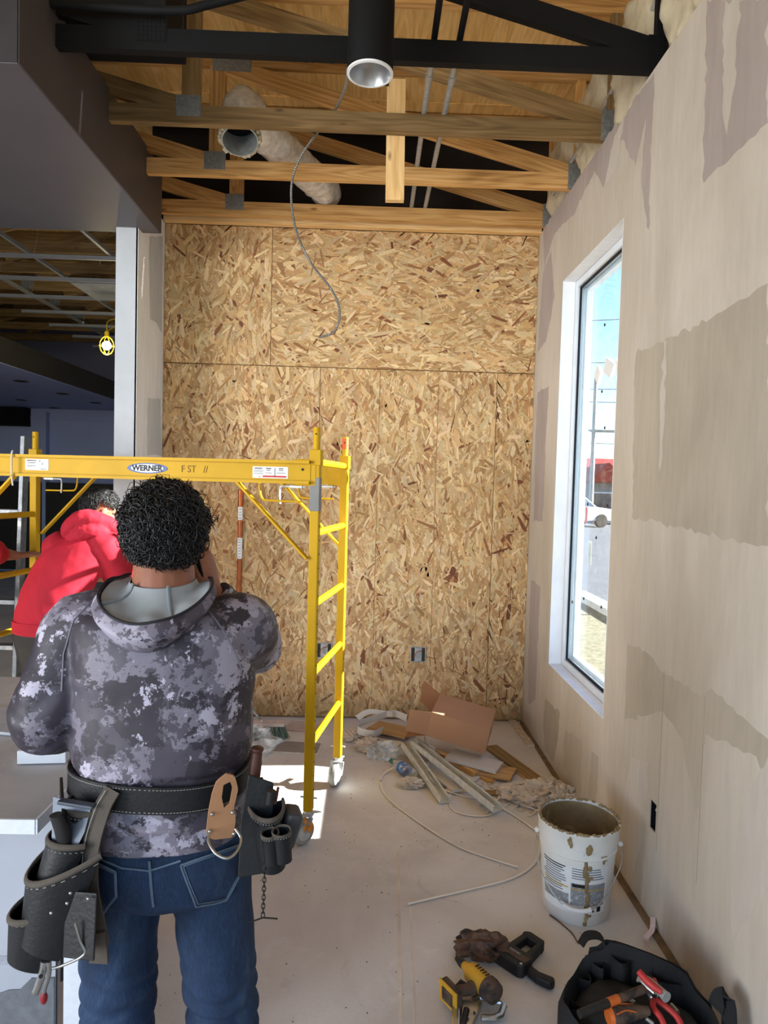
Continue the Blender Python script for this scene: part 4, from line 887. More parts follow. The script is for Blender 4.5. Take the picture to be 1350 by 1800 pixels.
lb1 = patch('label', -62, 52, .052, .235, M_lw, bk)
patch('print_panel', -8, 48, .085, .172, M_lg, lb1, .0014); patch('print_panel', -60, -11, .085, .125, M_lg, lb1, .0014)
for k in range(11): patch('print_line', -60+rnd.uniform(0, 6), -14-rnd.uniform(0, 10), .228-.0095*k, .232-.0095*k, M_blk if k < 2 else MATS['print_grey'], lb1, .0016, 8)
for k in range(5): patch('print_line', -7, 46-rnd.uniform(0, 10), .228-.0095*k, .2315-.0095*k, MATS['print_grey'], lb1, .0016, 8)
patch('print_bar', -6, 16, .158, .170, M_blk, lb1, .002); patch('yellow_rule', -60, -12, .150, .154, M_ly, lb1, .0018, 10); patch('yellow_rule', -8, 48, .148, .151, M_ly, lb1, .002, 10)
patch('print_bar', -8, 12, .0565, .062, M_blk, lb1, .0016); patch('print_block', 36, 43, .060, .080, M_blk, lb1, .0016, 4); patch('print_block', 27, 31, .060, .068, M_blk, lb1, .0016, 4)

def smear(pts, par, m=M_mudw, seed=0):
    r = random.Random(seed); base = atan2(-bc.y, -bc.x); mb = MB()
    for a, z, w_, h_ in pts:
        for k in range(7):
            aa = base+radians(a+r.gauss(0, w_*.35)); zz = z+r.gauss(0, h_*.35); rr = (.156 if zz > .304 else rb(min(zz, .262)))+.001; p = bc+V((cos(aa)*rr, sin(aa)*rr, zz))
            mb.ball(p, (.0018, .004+r.random()*w_*.0007, .005+r.random()*h_*.5), 8, 5, rotm(0, 0, aa))
    return mb.build('mud_smear', m, par, smooth=70, kind='stuff')
smear([(16, .31, 14, .03), (17, .24, 8, .05), (16, .17, 6, .06), (17, .10, 4, .05), (20, .045, 8, .03), (17, .015, 5, .012), (42, .27, 5, .02), (-10, .33, 3, .02)], bk, seed=3)
mb = MB(); r = random.Random(9)
for k in range(150):
    a = r.uniform(0, 2*pi); mb.ball(bc+V((cos(a)*.152, sin(a)*.152, .368+r.uniform(-.004, .003))), (.007, .010, .004), 6, 4, rotm(0, 0, a))
mb.build('rim_crust', M_mudw, bk, smooth=70)
mb = MB(); rings = []
for k in range(24):
    z = .36-.0138*k; r0 = (.1465 if z > .3 else .124+(z-.012)/.288*.0225)-.003-.0012*(k % 2)
    rings.append(mb.ring([bc+V(((r0-.002*abs(mnoise.noise(V((cos(t)*3, sin(t)*3, z*9)))))*cos(t), (r0-.002*abs(mnoise.noise(V((cos(t)*3, sin(t)*3, z*9)))))*sin(t), z)) for t in [2*pi*i/56 for i in range(56)]]))
mb.skinrings(rings, False); mb.build('mud_lining', M_mudw, bk, smooth=60)
MB().lathe([(.0, .03), (.10, .028), (.1225, .04)], bc, 40).build('mud_bottom', M_mudw, bk, smooth=60)
base = atan2(-bc.y, -bc.x); d_ = V((cos(base), sin(base), 0)); sd = V((-d_.y, d_.x, 0))
h0, h1 = bc+sd*.158+V((0, 0, .285)), bc-sd*.158+V((0, 0, .285))
P = smoothpath([h0, h0+d_*.06+V((0, 0, -.06)), bc+sd*.075+d_*.15+V((0, 0, -.285+.285+.105)), bc-sd*.03+d_*.155+V((0, 0, .085)), bc-sd*.11+d_*.125+V((0, 0, .15)), h1+d_*.05+V((0, 0, -.06)), h1], 6)
MB().tube(P, .0022, 6).build('bail_wire', M_galv, bk, smooth=60); MB().tube(P[13:20], .0085, 10).build('grip', M_lw, bk, smooth=50)
for h in (h0, h1): MB().ball(h, .011, 10, 6).build('ear', M_bkt, bk, smooth=60)
# thin wire on the floor and torn label at the wall
tag(MB().tube(smoothpath([atZ(*q, .003) for q in ((966, 1608), (985, 1622), (1005, 1640), (1017, 1658), (1022, 1655))], 5), .0022, 6).build('thin_twig', mat('brown_twig', C(96, 70, 48), .8), None, smooth=60), 'thin brown wire lying in front of the bucket', 'wire')
tag(MB().strip(smoothpath([atX(1148, 1612, XR-.008), atX(1146, 1635, XR-.03), atZ(1135, 1652, .012), atZ(1150, 1688, .006), atZ(1162, 1710, .005)], 5), .02, .0012, V((0, 1, .2))).build('torn_label', mat('pink_white_label', C(214, 196, 196), .6, var=.1, vs=40, col2=C(170, 90, 96), thr=.62), None, smooth=60), 'crumpled torn paper strip lying at the wall foot', 'paper')
# ================================================================== POWER TOOLS ON THE FLOOR
M_tblk = mat('tool_black', C(30, 28, 28), .55, var=.2, vs=30, col2=C(74, 66, 60), thr=.62); M_tyel = mat('tool_yellow', C(196, 146, 40), .5, var=.15, vs=20, col2=C(120, 88, 44), thr=.58); M_tdus = mat('tool_dusty_rubber', C(84, 66, 54), .8, var=.3, vs=26, col2=C(40, 34, 32), thr=.5)
def ln(o, u, v, P): return [o+u*a+v*b for a, b in P]
# --- staple gun (black), lying flat
T = frame(atZ(905, 1690, 0), atZ(945, 1663, 0)-atZ(880, 1705, 0), (0, 0, 1)); Ti = T
sg = empty('staple_gun', T.translation, 'black staple gun with open handle loop lying on the floor', 'staple gun')
def tp(x, y, z): return T @ V((x, y, z))
def tprism(poly, z0, z1, name, m, par, bevel=.004): return MB().prism(poly, z1-z0, T @ Matrix.Translation((0, 0, z0))).build(name, m, par, bevel=bevel)
# head block, two arms, end bar: a loop handle
T = frame(atZ(906, 1694, 0), atZ(930, 1652, 0)-atZ(880, 1690, 0), (0, 0, 1))
tprism([(-.045, -.062), (.01, -.062), (.022, -.05), (.022, .05), (.006, .062), (-.045, .062), (-.055, .045), (-.055, -.045)], .002, .046, 'head', M_tblk, sg)
tprism([(.018, .022), (.105, .022), (.105, .046), (.018, .05)], .006, .040, 'grip', M_tblk, sg, .007); tprism([(.018, -.05), (.105, -.038), (.105, -.018), (.018, -.02)], .006, .040, 'front_arm', M_tblk, sg, .007)
tprism([(.10, -.040), (.128, -.034), (.132, .03), (.118, .048), (.10, .046)], .004, .043, 'heel', M_tblk, sg, .006); tprism([(.124, -.01), (.136, -.008), (.136, .03), (.126, .034)], .012, .036, 'red_insert', mat('tool_red', C(176, 46, 44), .5), sg, .002)
tprism([(-.03, -.058), (.0, -.058), (.0, .02), (-.03, .02)], .0462, .049, 'cover_plate', M_tdus, sg, .001)
for k in range(6): MB().box(tuple(T @ V((-.006, .018-.0075*k, .0492))), (.009, .0045, .0008), T.to_3x3()).build('worn_print', M_lg, sg)
tprism([(-.03, -.064), (.0, -.062), (-.005, -.10), (.01, -.150), (-.006, -.162), (-.026, -.156), (-.036, -.11)], .004, .034, 'lever', M_tblk, sg, .008)
for x, y in ((-.04, .05), (-.04, -.05), (.012, .045)): MB().cyl(tp(x, y, .045), tp(x, y, .048), .005, 10).build('screw', M_galv, sg)
# --- leather pouch/rag beside it
p = atZ(848, 1682, 0); crumple('crumpled_glove', (p.x, p.y, .04), (.075, .048, .036), 41, mat('worn_brown_leather', C(92, 66, 50), .7, var=.35, vs=16, col2=C(24, 20, 20), thr=.48), 'crumpled dark brown work glove lying behind the yellow driver', 'glove', 5, .65, 1.3)
# --- impact driver (yellow and black) lying on its side
iv = empty('impact_driver', atZ(815, 1745, 0), 'yellow and black cordless impact driver lying on the floor', 'power tool')
g0, g1 = atZ(782, 1742, .045), atZ(835, 1718, .05)          # base to body
u = (g1-g0).normalized(); hd0, hd1 = atZ(826, 1706, .055), atZ(862, 1740, .055); hv = (hd1-hd0).normalized()
hc = (hd0+hd1)/2
MB().tube([hc-hv*.085, hc-hv*.06, hc-hv*.045, hc-hv*.01, hc+hv*.05, hc+hv*.07, hc+hv*.078], [.012, .018, .03, .034, .034, .028, .012], 20).build('motor_housing', M_tyel, iv, smooth=45)
MB().tube([hc+hv*.035, hc+hv*.05, hc+hv*.073, hc+hv*.080], [.0362, .0368, .033, .02], 20).build('rear_cap', M_tdus, iv, smooth=45)
MB().tube([hc-hv*.12, hc-hv*.10, hc-hv*.085, hc-hv*.08], [.008, .013, .015, .013], 14).build('chuck', M_tblk, iv, smooth=45)
gg = [hc+hv*.005-u*.02, hc+hv*.008-u*.055, hc-u*.075+hv*.0, hc-u*.095+hv*.0]
MB().tube([q-V((0, 0, .006)) for q in gg], [(.022, .02), (.019, .017), (.018, .016), (.022, .019)], 16, lat=hv).build('grip', M_tdus, iv, smooth=60)
MB().tube([gg[1]-hv*.014, gg[1]-hv*.028-u*.004, gg[1]-hv*.024-u*.022], [.009, .011, .006], 10).build('trigger', M_tblk, iv, smooth=60)
bq = frame(gg[3]-u*.004-V((0, 0, .004)), hv, -u)
MB().box((0, 0, .012), (.082, .066, .024)).build('battery_shoe', M_tdus, iv, bevel=.005, matrix=None).data.transform(bq)
MB().box((0, 0, .0265), (.088, .07, .006)).build('base_plate', M_tyel, iv, bevel=.002).data.transform(bq)
MB().box((0, 0, .031), (.05, .04, .004)).build('base_recess', M_tdus, iv, bevel=.001).data.transform(bq)
for k in range(5): MB().bar(hc+hv*(-.02+.012*k)+V((0, 0, .034))-u*.004, hc+hv*(-.02+.012*k)+V((0, 0, .034))+u*.012, .004, .003).build('vent_slot', M_tblk, iv)
# --- locking C-clamp
M_chr = mat('worn_chrome', C(176, 176, 172), .28, .9, var=.2, vs=30)
cl = empty('locking_clamp', atZ(830, 1785, 0), 'chrome locking clamp with C-shaped jaw at the bottom edge', 'clamp')
J = [(832, 1757), (843, 1752), (866, 1758), (883, 1762), (886, 1768), (880, 1784), (868, 1789), (846, 1789)]
MB().tube([atZ(*q, .02) for q in J], [(.008, .011)]*len(J), 8, lat=V((0, 0, 1))).build('jaw', M_chr, cl, bevel=0, smooth=40)
MB().prism([tuple(atZ(*q, 0).xy) for q in ((812, 1772), (848, 1776), (840, 1796), (824, 1830), (806, 1830))], .022, Matrix.Translation((0, 0, .008))).build('body', M_chr, cl, bevel=.004)
MB().prism([tuple(atZ(*q, 0).xy) for q in ((794, 1768), (808, 1768), (808, 1830), (792, 1830))], .034, Matrix.Translation((0, 0, .002))).build('release_lever', M_chr, cl, bevel=.005)
MB().tube([atZ(*q, .03) for q in ((820, 1775), (814, 1800), (800, 1850))], .010, 10).build('handle', M_tblk, cl, smooth=50)
for q in ((816, 1778), (834, 1780), (822, 1790)): MB().cyl(atZ(*q, .029), atZ(*q, .034), .004, 10).build('rivet', M_tblk, cl)
# ================================================================== TOOL BAG
M_bag = mat('black_canvas', C(26, 27, 29), .8, var=.25, vs=20, bmp=.5, bs=220); M_web = mat('black_webbing', C(20, 20, 22), .7, bmp=.4, bs=300)
tb = empty('tool_bag', (.88, 1.96, 0), 'open black canvas tool bag full of hand tools beside the right wall', 'tool bag')
BX, BY = .815, 1.865
def bagring(zf, sc_, n=40, wob=.02, sd_=0):
    out = []
    for k in range(n):
        t = 2*pi*k/n; ca, sa = cos(t), sin(t); e_ = .62
        x = .21*sc_*math.copysign(abs(ca)**e_, ca); y = .16*sc_*math.copysign(abs(sa)**e_, sa)
        w_ = mnoise.noise(V((ca*1.7+sd_, sa*1.7, zf*3)))*wob
        x, y = x*(1+w_*2), y*(1+w_*2); out.append(V((BX+x*cos(.6)+y*sin(.6), BY-x*sin(.6)+y*cos(.6), 0)))
    return out
RIM = []
for k in range(40):
    t = 2*pi*k/40; a_ = sin(t); hgt = .165 + .05*max(0, a_)**2 + .03*mnoise.noise(V((cos(t)*2, sin(t)*2, 5))) - .035*max(0, cos(t))*max(0, a_)
    if 8 <= k <= 13: hgt += .022
    RIM.append(hgt)
mb = MB(); rings = []
for f, s_ in ((0, .93), (.08, 1.0), (.4, 1.04), (.75, 1.03), (.95, .99), (1.0, .975)):
    rings.append(mb.ring([p+V((0, 0, max(.002, RIM[k]*f+.006*mnoise.noise(p*18+V((0, 0, f*4)))))) for k, p in enumerate(bagring(f, s_))]))
for f, s_ in ((.985, .945), (.7, .92), (.3, .88)):
    rings.append(mb.ring([p+V((0, 0, max(.03, RIM[k]*f))) for k, p in enumerate(bagring(f, s_, wob=.03, sd_=2))]))
mb.skinrings(rings, True); mb.build('bag_shell', M_bag, tb, smooth=60)
for k0, k1, nm in ((5, 11, 'side_flap'), (11, 15, 'corner_flap')):
    pts = bagring(.9, 1.05); P = [pts[k]+V((0, 0, RIM[k]*.92)) for k in range(k0, k1+1)]; mb = MB(); rings = []
    for p in P: rings.append(mb.ring([p, p+V((0, .012, .01)), p+V((-.004, .030, -.07)), p+V((-.004, .026, -.15)), p+V((-.004, .012, -.15)), p+V((0, -.004, -.02))]))
    mb.skinrings(rings, True); mb.build(nm, M_bag, tb, smooth=50)
inn = bagring(.5, .90)
for k in (8, 11, 14, 17, 21):
    a_, b_ = inn[k], inn[(k+2) % 40]; d = (V((BX, BY, 0))-a_).normalized()*.03; mb = MB(); rings = []
    for i in range(7):
        t = i/6; q = a_.lerp(b_, t)+d*sin(pi*t); rings.append(mb.ring([q+V((0, 0, .04)), q+V((0, 0, RIM[k]*.86)), q+d*.12+V((0, 0, RIM[k]*.86)), q+d*.12+V((0, 0, .04))]))
    mb.skinrings(rings, True); mb.build('inner_pocket', M_bag, tb, smooth=50)
pts = bagring(.9, 1.0); mb = MB(); mb.strip(smoothpath([pts[13]+V((0, 0, .2)), pts[13]+V((-.02, .02, .235)), pts[14]+V((-.04, .01, .24)), pts[15]+V((-.04, 0, .215))], 4), .03, .004, V((0, 1, .3))).build('carry_strap', M_web, tb, smooth=50)
for pz in ([pts[4]+V((0, 0, .18)), pts[4]+V((.01, .0, .21)), pts[3]+V((.02, 0, .22)), pts[2]+V((.02, .0, .15))],): MB().strip(smoothpath(pz, 4), .05, .006, V((-.3, 1, 0))).build('end_flap', M_bag, tb, smooth=50)
for k in (6, 10, 16): MB().tube(smoothpath([pts[k]+V((0, 0, RIM[k]*.97)), pts[k]*.99+V((.0, -.004, RIM[k]*.6)), pts[k]+V((0, .006, .04))], 4), .0035, 6).build('piping', M_web, tb, smooth=60)
mb = MB(); rings = []
for s_, z in ((.86, .11), (.7, .15), (.45, .165), (.2, .17), (.02, .172)): rings.append(mb.ring([p+V((0, 0, z+.012*mnoise.noise(p*25))) for p in bagring(.5, s_)]))
mb.skinrings(rings, True).build('padded_insert', M_bag, tb, smooth=60)
# tools in the bag
G2 = 'hand tools in the black bag'
M_org = mat('orange_plastic', C(196, 96, 36), .5, var=.12, vs=30); M_redg = mat('red_grip', C(178, 48, 46), .5, var=.14, vs=30)
hm = empty('hammer', atZ(1080, 1765, .2), 'hammer with black and orange handle lying on top of the bag', 'hammer', G2)
ha, hb_ = atZ(1018, 1783, .225), atZ(1143, 1734, .235); hu = (hb_-ha).normalized()
MB().tube([ha, ha+hu*.05, ha+hu*.10], [.011, .012, .0115], 12).build('grip', M_tblk, hm, smooth=50); MB().tube([ha+hu*.10, ha+hu*.135], .0125, 12).build('orange_band', M_org, hm, smooth=50); MB().tube([ha+hu*.135, hb_], .0115, 12).build('shaft', M_tdus, hm, smooth=50)
hp = hb_+hu*.012; hside = hu.cross(V((0, 0, 1))).normalized(); mb = MB(); mb.tube([hp-hside*.012, hp+hside*.035, hp+hside*.05], [.012, .013, .015], 14); mb.build('face', M_galv, hm, smooth=40)
MB().tube([hp-hside*.012, hp-hside*.035-V((0, 0, .006)), hp-hside*.06-V((0, 0, .02))], [(.013, .010), (.012, .006), (.012, .002)], 12).build('claw', M_galv, hm, smooth=40)
def pliers(name, piv, tip, ha_, hb2, m, lab, r=.0085):
    p_ = empty(name, piv, lab, 'pliers', G2); piv, tip = V(piv), V(tip)
    MB().tube([piv-(tip-piv)*.25, piv, piv.lerp(tip, .5), tip], [(.009, .007), (.014, .009), (.012, .008), (.006, .005)], 10).build('jaws', M_chr, p_, smooth=40)
    MB().cyl(piv-V((0, 0, .011)), piv+V((0, 0, .012)), .007, 12).build('pivot', M_tblk, p_)
    for h in (ha_, hb2): MB().tube(smoothpath([piv]+[V(q) for q in h], 5), [r*.7]+[r]*(5*len(h)-1)+[r*.8], 10).build('handle', m, p_, smooth=60)
pliers('lineman_pliers', atZ(1150, 1756, .2), atZ(1138, 1741, .21), [atZ(1148, 1770, .2), atZ(1162, 1790, .19), atZ(1172, 1815, .17)], [atZ(1168, 1768, .2), atZ(1190, 1788, .19), atZ(1203, 1815, .17)], M_redg, 'lineman pliers with two worn red handles in the bag')
pk = empty('utility_snips', atZ(1146, 1722, .22), 'pair of snips with a bright red handle sticking out of the bag', 'snips', G2)
MB().tube([atZ(1123, 1708, .27), atZ(1135, 1722, .262), atZ(1150, 1735, .255), atZ(1163, 1744, .25)], [.009, .0105, .010, .008], 12).build('handle', M_redg, pk, smooth=50); MB().tube([atZ(1150, 1722, .24), atZ(1153, 1730, .24), atZ(1160, 1745, .235)], .0065, 10).build('second_handle', M_redg, pk, smooth=50)
MB().tube([atZ(1127, 1723, .25), atZ(1136, 1733, .245), atZ(1150, 1745, .24)], [(.006, .003)]*3, 8).build('blade', M_chr, pk, smooth=40)
ks = empty('utility_knife', atZ(1090, 1785, .18), 'orange and black driver handle lying in the bag mouth', 'screwdriver', G2)
ka, kb = atZ(1068, 1787, .20), atZ(1140, 1776, .205); ku = (kb-ka).normalized()
MB().tube([ka, ka+ku*.012], [.021, .024], 16).build('end_cap', M_org, ks, smooth=50); MB().tube([ka+ku*.012, ka+ku*.05, ka+ku*.09, kb], [.024, .022, .018, .012], 16).build('grip', M_tdus, ks, smooth=60)
for s_ in (-1, 1): MB().tube(smoothpath([ka+ku*.02+V((0, s_*.018, .018)), ka+ku*.05+V((0, s_*.012, .020)), ka+ku*.08+V((0, s_*.014, .012))], 4), .002, 6).build('inlay', M_org, ks, smooth=60)
for k, (a, b, r_, m, lab) in enumerate((((1108, 1758, .2), (1116, 1764, .2), .007, M_chr, 'small chrome socket between hammer and driver'), ((1180, 1766, .19), (1192, 1780, .19), .006, M_chr, 'chrome bit lying right of the red pliers'), ((1135, 1790, .19), (1148, 1800, .18), .006, M_chr, 'short chrome rod below the driver handle'))):
    tag(MB().cyl(atZ(*a), atZ(*b), r_, 12).build('socket_bit', m, None, smooth=50), lab, 'tool bit', G2)
# ================================================================== PEOPLE
from mathutils.bvhtree import BVHTree
def fuse(name, mb, voxel, smooth_it, m, parent, post=None, recalc=True):
    """one continuous surface grown over the overlapping closed shapes in mb"""
    me = mb.mesh(name); ob = bpy.data.objects.new(name, me); col.objects.link(ob)
    r_ = ob.modifiers.new('r', 'REMESH'); r_.mode = 'VOXEL'; r_.voxel_size = voxel; r_.adaptivity = 0
    s_ = ob.modifiers.new('s', 'SMOOTH'); s_.factor = .5; s_.iterations = smooth_it
    dg = bpy.context.evaluated_depsgraph_get(); dg.update(); nm = bpy.data.meshes.new_from_object(ob.evaluated_get(dg))
    bpy.data.objects.remove(ob)
    if post:
        ns = [v.normal.copy() for v in nm.vertices]
        for v, n in zip(nm.vertices, ns):
            d = post(v.co, n)
            v.co = v.co + (d if isinstance(d, Vector) else n*d)
    nm.polygons.foreach_set('use_smooth', [True]*len(nm.polygons)); nm.name = name
    return link_mesh(name, nm, m, parent)
def hand_tubes(mb, wrist, d, pn, side, curl=.5, s=1.0, thumb=.6):
    """palm from wrist along d, palm normal pn (the way fingers curl), side = direction of the thumb"""
    wrist, d, pn, side = V(wrist), V(d).normalized(), V(pn), V(side); pn = (pn-d*pn.dot(d)).normalized(); side = (side-d*side.dot(d)-pn*side.dot(pn)).normalized()
    k = wrist+d*.088*s
    mb.tube([wrist-d*.03*s, wrist, wrist+d*.03*s, wrist+d*.065*s, k, k+d*.01*s], [(.026*s, .02*s), (.027*s, .019*s), (.036*s, .017*s), (.042*s, .016*s), (.041*s, .0125*s), (.036*s, .009*s)], 16, lat=side)
    for off, ln_, sp in ((.029, .071, .10), (.0098, .080, .02), (-.0098, .074, -.05), (-.028, .058, -.14)):
        p = k+side*off*s-d*.012*s; dd = (d+side*sp*.6).normalized(); pts = [p]; ang = 0
        for seg, fr_ in enumerate((.16, .42, .30, .24)):
            if seg: ang += curl*(.9 if seg == 1 else 1.0)
            dv = dd*cos(ang)+pn*sin(ang); pts.append(pts[-1]+dv*ln_*fr_*s*1.12)
        mb.tube(pts, [.0088*s, .0092*s, .0086*s, .0078*s, .0055*s], 10, lat=side)
    t0 = wrist+d*.026*s+side*.024*s; t1 = t0+(d*.6+side*.75+pn*.35).normalized()*.038*s; t2 = t1+(d*.9+side*.25+pn*thumb*.5).normalized()*.030*s; t3 = t2+(d*.95-side*.1+pn*thumb*.7).normalized()*.024*s
    mb.tube([t0, t1, t2, t3], [.0145*s, .0115*s, .0095*s, .0065*s], 10)
def head_tubes(mb, c, fwd, up, s=1.0):
    """skull, jaw, nose, brow, lips, ears; c = centre of the head, 0.225 m high at s = 1"""
    c, f, u = V(c), V(fwd).normalized(), V(up); u = (u-f*u.dot(f)).normalized(); r = f.cross(u); R = Matrix((r, f, u)).transposed()
    P = lambda a, b, e: c+(r*a+f*b+u*e)*s
    mb.ball(P(0, -.012, .025), (.073*s, .092*s, .086*s), 24, 16, R); mb.tube([P(0, .022, .03), P(0, .03, -.02), P(0, .032, -.065), P(0, .034, -.102)], [(.064*s, .06*s), (.062*s, .056*s), (.052*s, .05*s), (.03*s, .032*s)], 20, lat=r)
    mb.tube([P(0, .085, .02), P(0, .094, -.002), P(0, .108, -.028), P(0, .092, -.036)], [.007*s, .009*s, .013*s, .011*s], 10)
    mb.tube([P(-.042, .072, .032), P(0, .086, .034), P(.042, .072, .032)], [.008*s, .010*s, .008*s], 8)
    mb.tube([P(-.022, .078, -.062), P(0, .088, -.061), P(.022, .078, -.062)], [.005*s, .0075*s, .005*s], 8); mb.tube([P(-.018, .076, -.073), P(0, .085, -.073), P(.018, .076, -.073)], [.005*s, .0075*s, .005*s], 8)
    for k in (-1, 1):
        mb.ball(P(k*.076, -.004, -.008), (.008*s, .018*s, .031*s), 12, 8, R); mb.ball(P(k*.045, .06, -.012), (.022*s, .02*s, .022*s), 10, 8, R)
    return P
def eyes(P, parent, s=1.0):
    for k in (-1, 1):
        e_ = MB().ball(P(k*.031, .073, .010), .0105*s, 12, 8).build('eye', M_eye, parent, smooth=80); MB().ball(P(k*.031, .080, .010), .0052*s, 10, 6).build('iris', M_iris, e_, smooth=80)
M_eye = mat('eye_white', C(226, 222, 216), .3); M_iris = mat('iris_brown', C(52, 34, 22), .3)
M_skin = mat('warm_skin', C(150, 96, 72), .55, var=.10, vs=14, bmp=.12, bs=160); M_hair = mat('black_hair', C(17, 14, 14), .42, var=.3, vs=30, spec=.5)
M_hair2 = mat('dark_grey_hair', C(18, 16, 17), .5, var=.3, vs=30)
def chain(mb, pts, rad, n=18, lat=None, sub=4):
    """limb along smooth path with interpolated radii"""
    P = smoothpath(pts, sub); R = []
    rr = [r if isinstance(r, (tuple, list)) else (r, r) for r in rad]
    for i in range(len(P)):
        t = i/sub; k = min(int(t), len(rr)-2); f = t-k; f = f*f*(3-2*f)
        R.append((rr[k][0]*(1-f)+rr[k+1][0]*f, rr[k][1]*(1-f)+rr[k+1][1]*f))
    return mb.tube(P, R, n, lat=lat)
def torso_rings(mb, rings, n=36, ex=.86):
    """rings: (centre, lateral unit vec, depth unit vec, rx, ry), superellipse sections"""
    ids = []
    for c, a, b, rx, ry in rings:
        pts = []
        for k in range(n):
            t = 2*pi*k/n; ca, sa = cos(t), sin(t)
            pts.append(V(c)+V(a)*(rx*math.copysign(abs(ca)**ex, ca))+V(b)*(ry*math.copysign(abs(sa)**ex, sa)))
        ids.append(mb.ring(pts))
    mb.skinrings(ids, True)
def interp_rings(keys, n=5):
    """keys: (x, y, z, rx, ry) -> smoothed list"""
    P = smoothpath([V(k[:3]) for k in keys], n); Q = smoothpath([V((k[3], k[4], 0)) for k in keys], n); return [(p, q.x, q.y) for p, q in zip(P, Q)]
def figure(name, label, J, shirt_mat, pants_mat, sleeve=1.0, group='people in the room', voxel=.006, hair_mat=None, cloth_fold=.004, hem=.0, fold_f=9, tw=None):
    """J: joints (world). returns dict of parts"""
    p_ = empty(name, J['root'], label, 'person', group)
    f, up, lat = J['fwd'], V((0, 0, 1)), None
    lat = V((J['shR']-J['shL'])).normalized(); lath = V((J['hipR']-J['hipL'])).normalized()
    # ---- body: one continuous surface
    mb = MB(); K = J['torso']
    for body in (True,):
        tr_ = interp_rings([(k[0], k[1], k[2], k[3]*.88, k[4]*.86) for k in K]); nb = len(tr_)
        torso_rings(mb, [(c, lath.lerp(lat, i/nb).normalized(), V((-lath.lerp(lat, i/nb).y, lath.lerp(lat, i/nb).x, 0)).normalized(), rx, ry) for i, (c, rx, ry) in enumerate(tr_)], 28)
    nk = J['neck']; hd = J['head']
    chain(mb, [nk-V((0, 0, .05)), nk, nk.lerp(hd, .55), hd], [.082, .069, .064, .058])
    P = head_tubes(mb, hd, J['look'], J['hup'], J.get('hs', 1.0))
    for s_ in 'LR':
        chain(mb, [J['sh'+s_], J['sh'+s_].lerp(J['el'+s_], .5), J['el'+s_], J['el'+s_].lerp(J['wr'+s_], .35), J['wr'+s_]], [.054, .046, .038, .038, .025])
        hand_tubes(mb, J['wr'+s_], *J['hand'+s_])
        chain(mb, [J['hip'+s_], J['hip'+s_].lerp(J['kn'+s_], .5), J['kn'+s_], J['kn'+s_].lerp(J['an'+s_], .35), J['an'+s_]], [.085, .072, .052, .054, .036])
        a_ = J['an'+s_]; fd = J['foot'+s_]
        chain(mb, [a_+V((0, 0, .02))-fd*.03, a_+V((0, 0, -.035))-fd*.02, a_+V((0, 0, -.05))+fd*.07, a_+V((0, 0, -.055))+fd*.15], [.036, (.036, .034), (.04, .026), (.03, .018)])
    bo = fuse('body', mb, J.get('bv', .0055), 2, M_skin, p_); eyes(P, bo, J.get('hs', 1.0))
    # ---- shirt
    mb = MB(); tr_ = [q for q in interp_rings([k for k in K if k[2] >= hem-.001])]; nb = len(tr_)
    torso_rings(mb, [(c, lath.lerp(lat, i/nb).normalized(), V((-lath.lerp(lat, i/nb).y, lath.lerp(lat, i/nb).x, 0)).normalized(), rx, ry) for i, (c, rx, ry) in enumerate(tr_)], 36)
    SR = J.get('sleeve_r', (.075, .069, .062, .056, .042))
    for s_ in 'LR':
        sh, el, wr = J['sh'+s_], J['el'+s_], J['wr'+s_]; inn_ = sh.lerp(nk, .42)-V((0, 0, .045))
        if sleeve >= 1: chain(mb, [inn_, sh, sh.lerp(el, .5), el, el.lerp(wr, .45), el.lerp(wr, .97)], [.07]+list(SR), 22)
        else: chain(mb, [inn_, sh, sh.lerp(el, .5), sh.lerp(el, sleeve*2) if sleeve <= .5 else el]+([el.lerp(wr, (sleeve-.5)*2)] if sleeve > .5 else []), [.07, SR[0], SR[1], SR[2]]+([SR[3]] if sleeve > .5 else []), 22)
    for q in J.get('shirt_extra', []): chain(mb, *q)
    def folds(co, n):
        w_ = mnoise.fractal(co*fold_f, 1.0, 2.0, 3)*cloth_fold; g = 0
        for s_ in 'LR':                                       # creases gather at the elbows
            e_ = J['el'+s_]; d = (co-e_).length
            if d < .16:
                ax = (J['wr'+s_]-J['sh'+s_]).normalized(); g += sin((co-e_).dot(ax)*95+mnoise.noise(co*14)*3)*.0055*(1-d/.16)
        return w_+g+(tw(co, n) if tw else 0)
    sh_ = fuse('shirt' if sleeve < 1 else 'hoodie', mb, voxel, 4, shirt_mat, p_, folds)
    # ---- trousers
    mb = MB(); W_ = J['waist']
    torso_rings(mb, [(V(c), lath, V((-lath.y, lath.x, 0)), rx, ry) for c, rx, ry in W_], 36)
    TR = J.get('leg_r', (.098, .088, .07, .066, .062))
    for s_ in 'LR':
        h_, k_, a_ = J['hip'+s_], J['kn'+s_], J['an'+s_]; chain(mb, [h_+V((0, 0, .07)), h_, h_.lerp(k_, .5), k_, k_.lerp(a_, .45), a_+V((0, 0, -.02))], [.09]+list(TR), 24)
    def folds2(co, n):
        w_ = mnoise.fractal(co*7, 1.0, 2.0, 3)*.004; g = 0
        for s_ in 'LR':
            k_ = J['kn'+s_]; d = abs(co.z-k_.z)
            if d < .16: g += sin(co.z*120+mnoise.noise(co*10)*4)*.0035*(1-d/.16)
            d = abs(co.z-J['an'+s_].z)
            if d < .14: g += sin(co.z*150+mnoise.noise(co*9)*4)*.004*(1-d/.14)
            c_ = J['crotch']; d = (co-c_).length
            if d < .22: g += sin((co.z-c_.z)*70+abs(co.x-c_.x)*60+mnoise.noise(co*8)*2)*.0035*(1-d/.22)*.5
        return w_+g
    pa = fuse('trousers', mb, .0065, 4, pants_mat, p_, folds2)
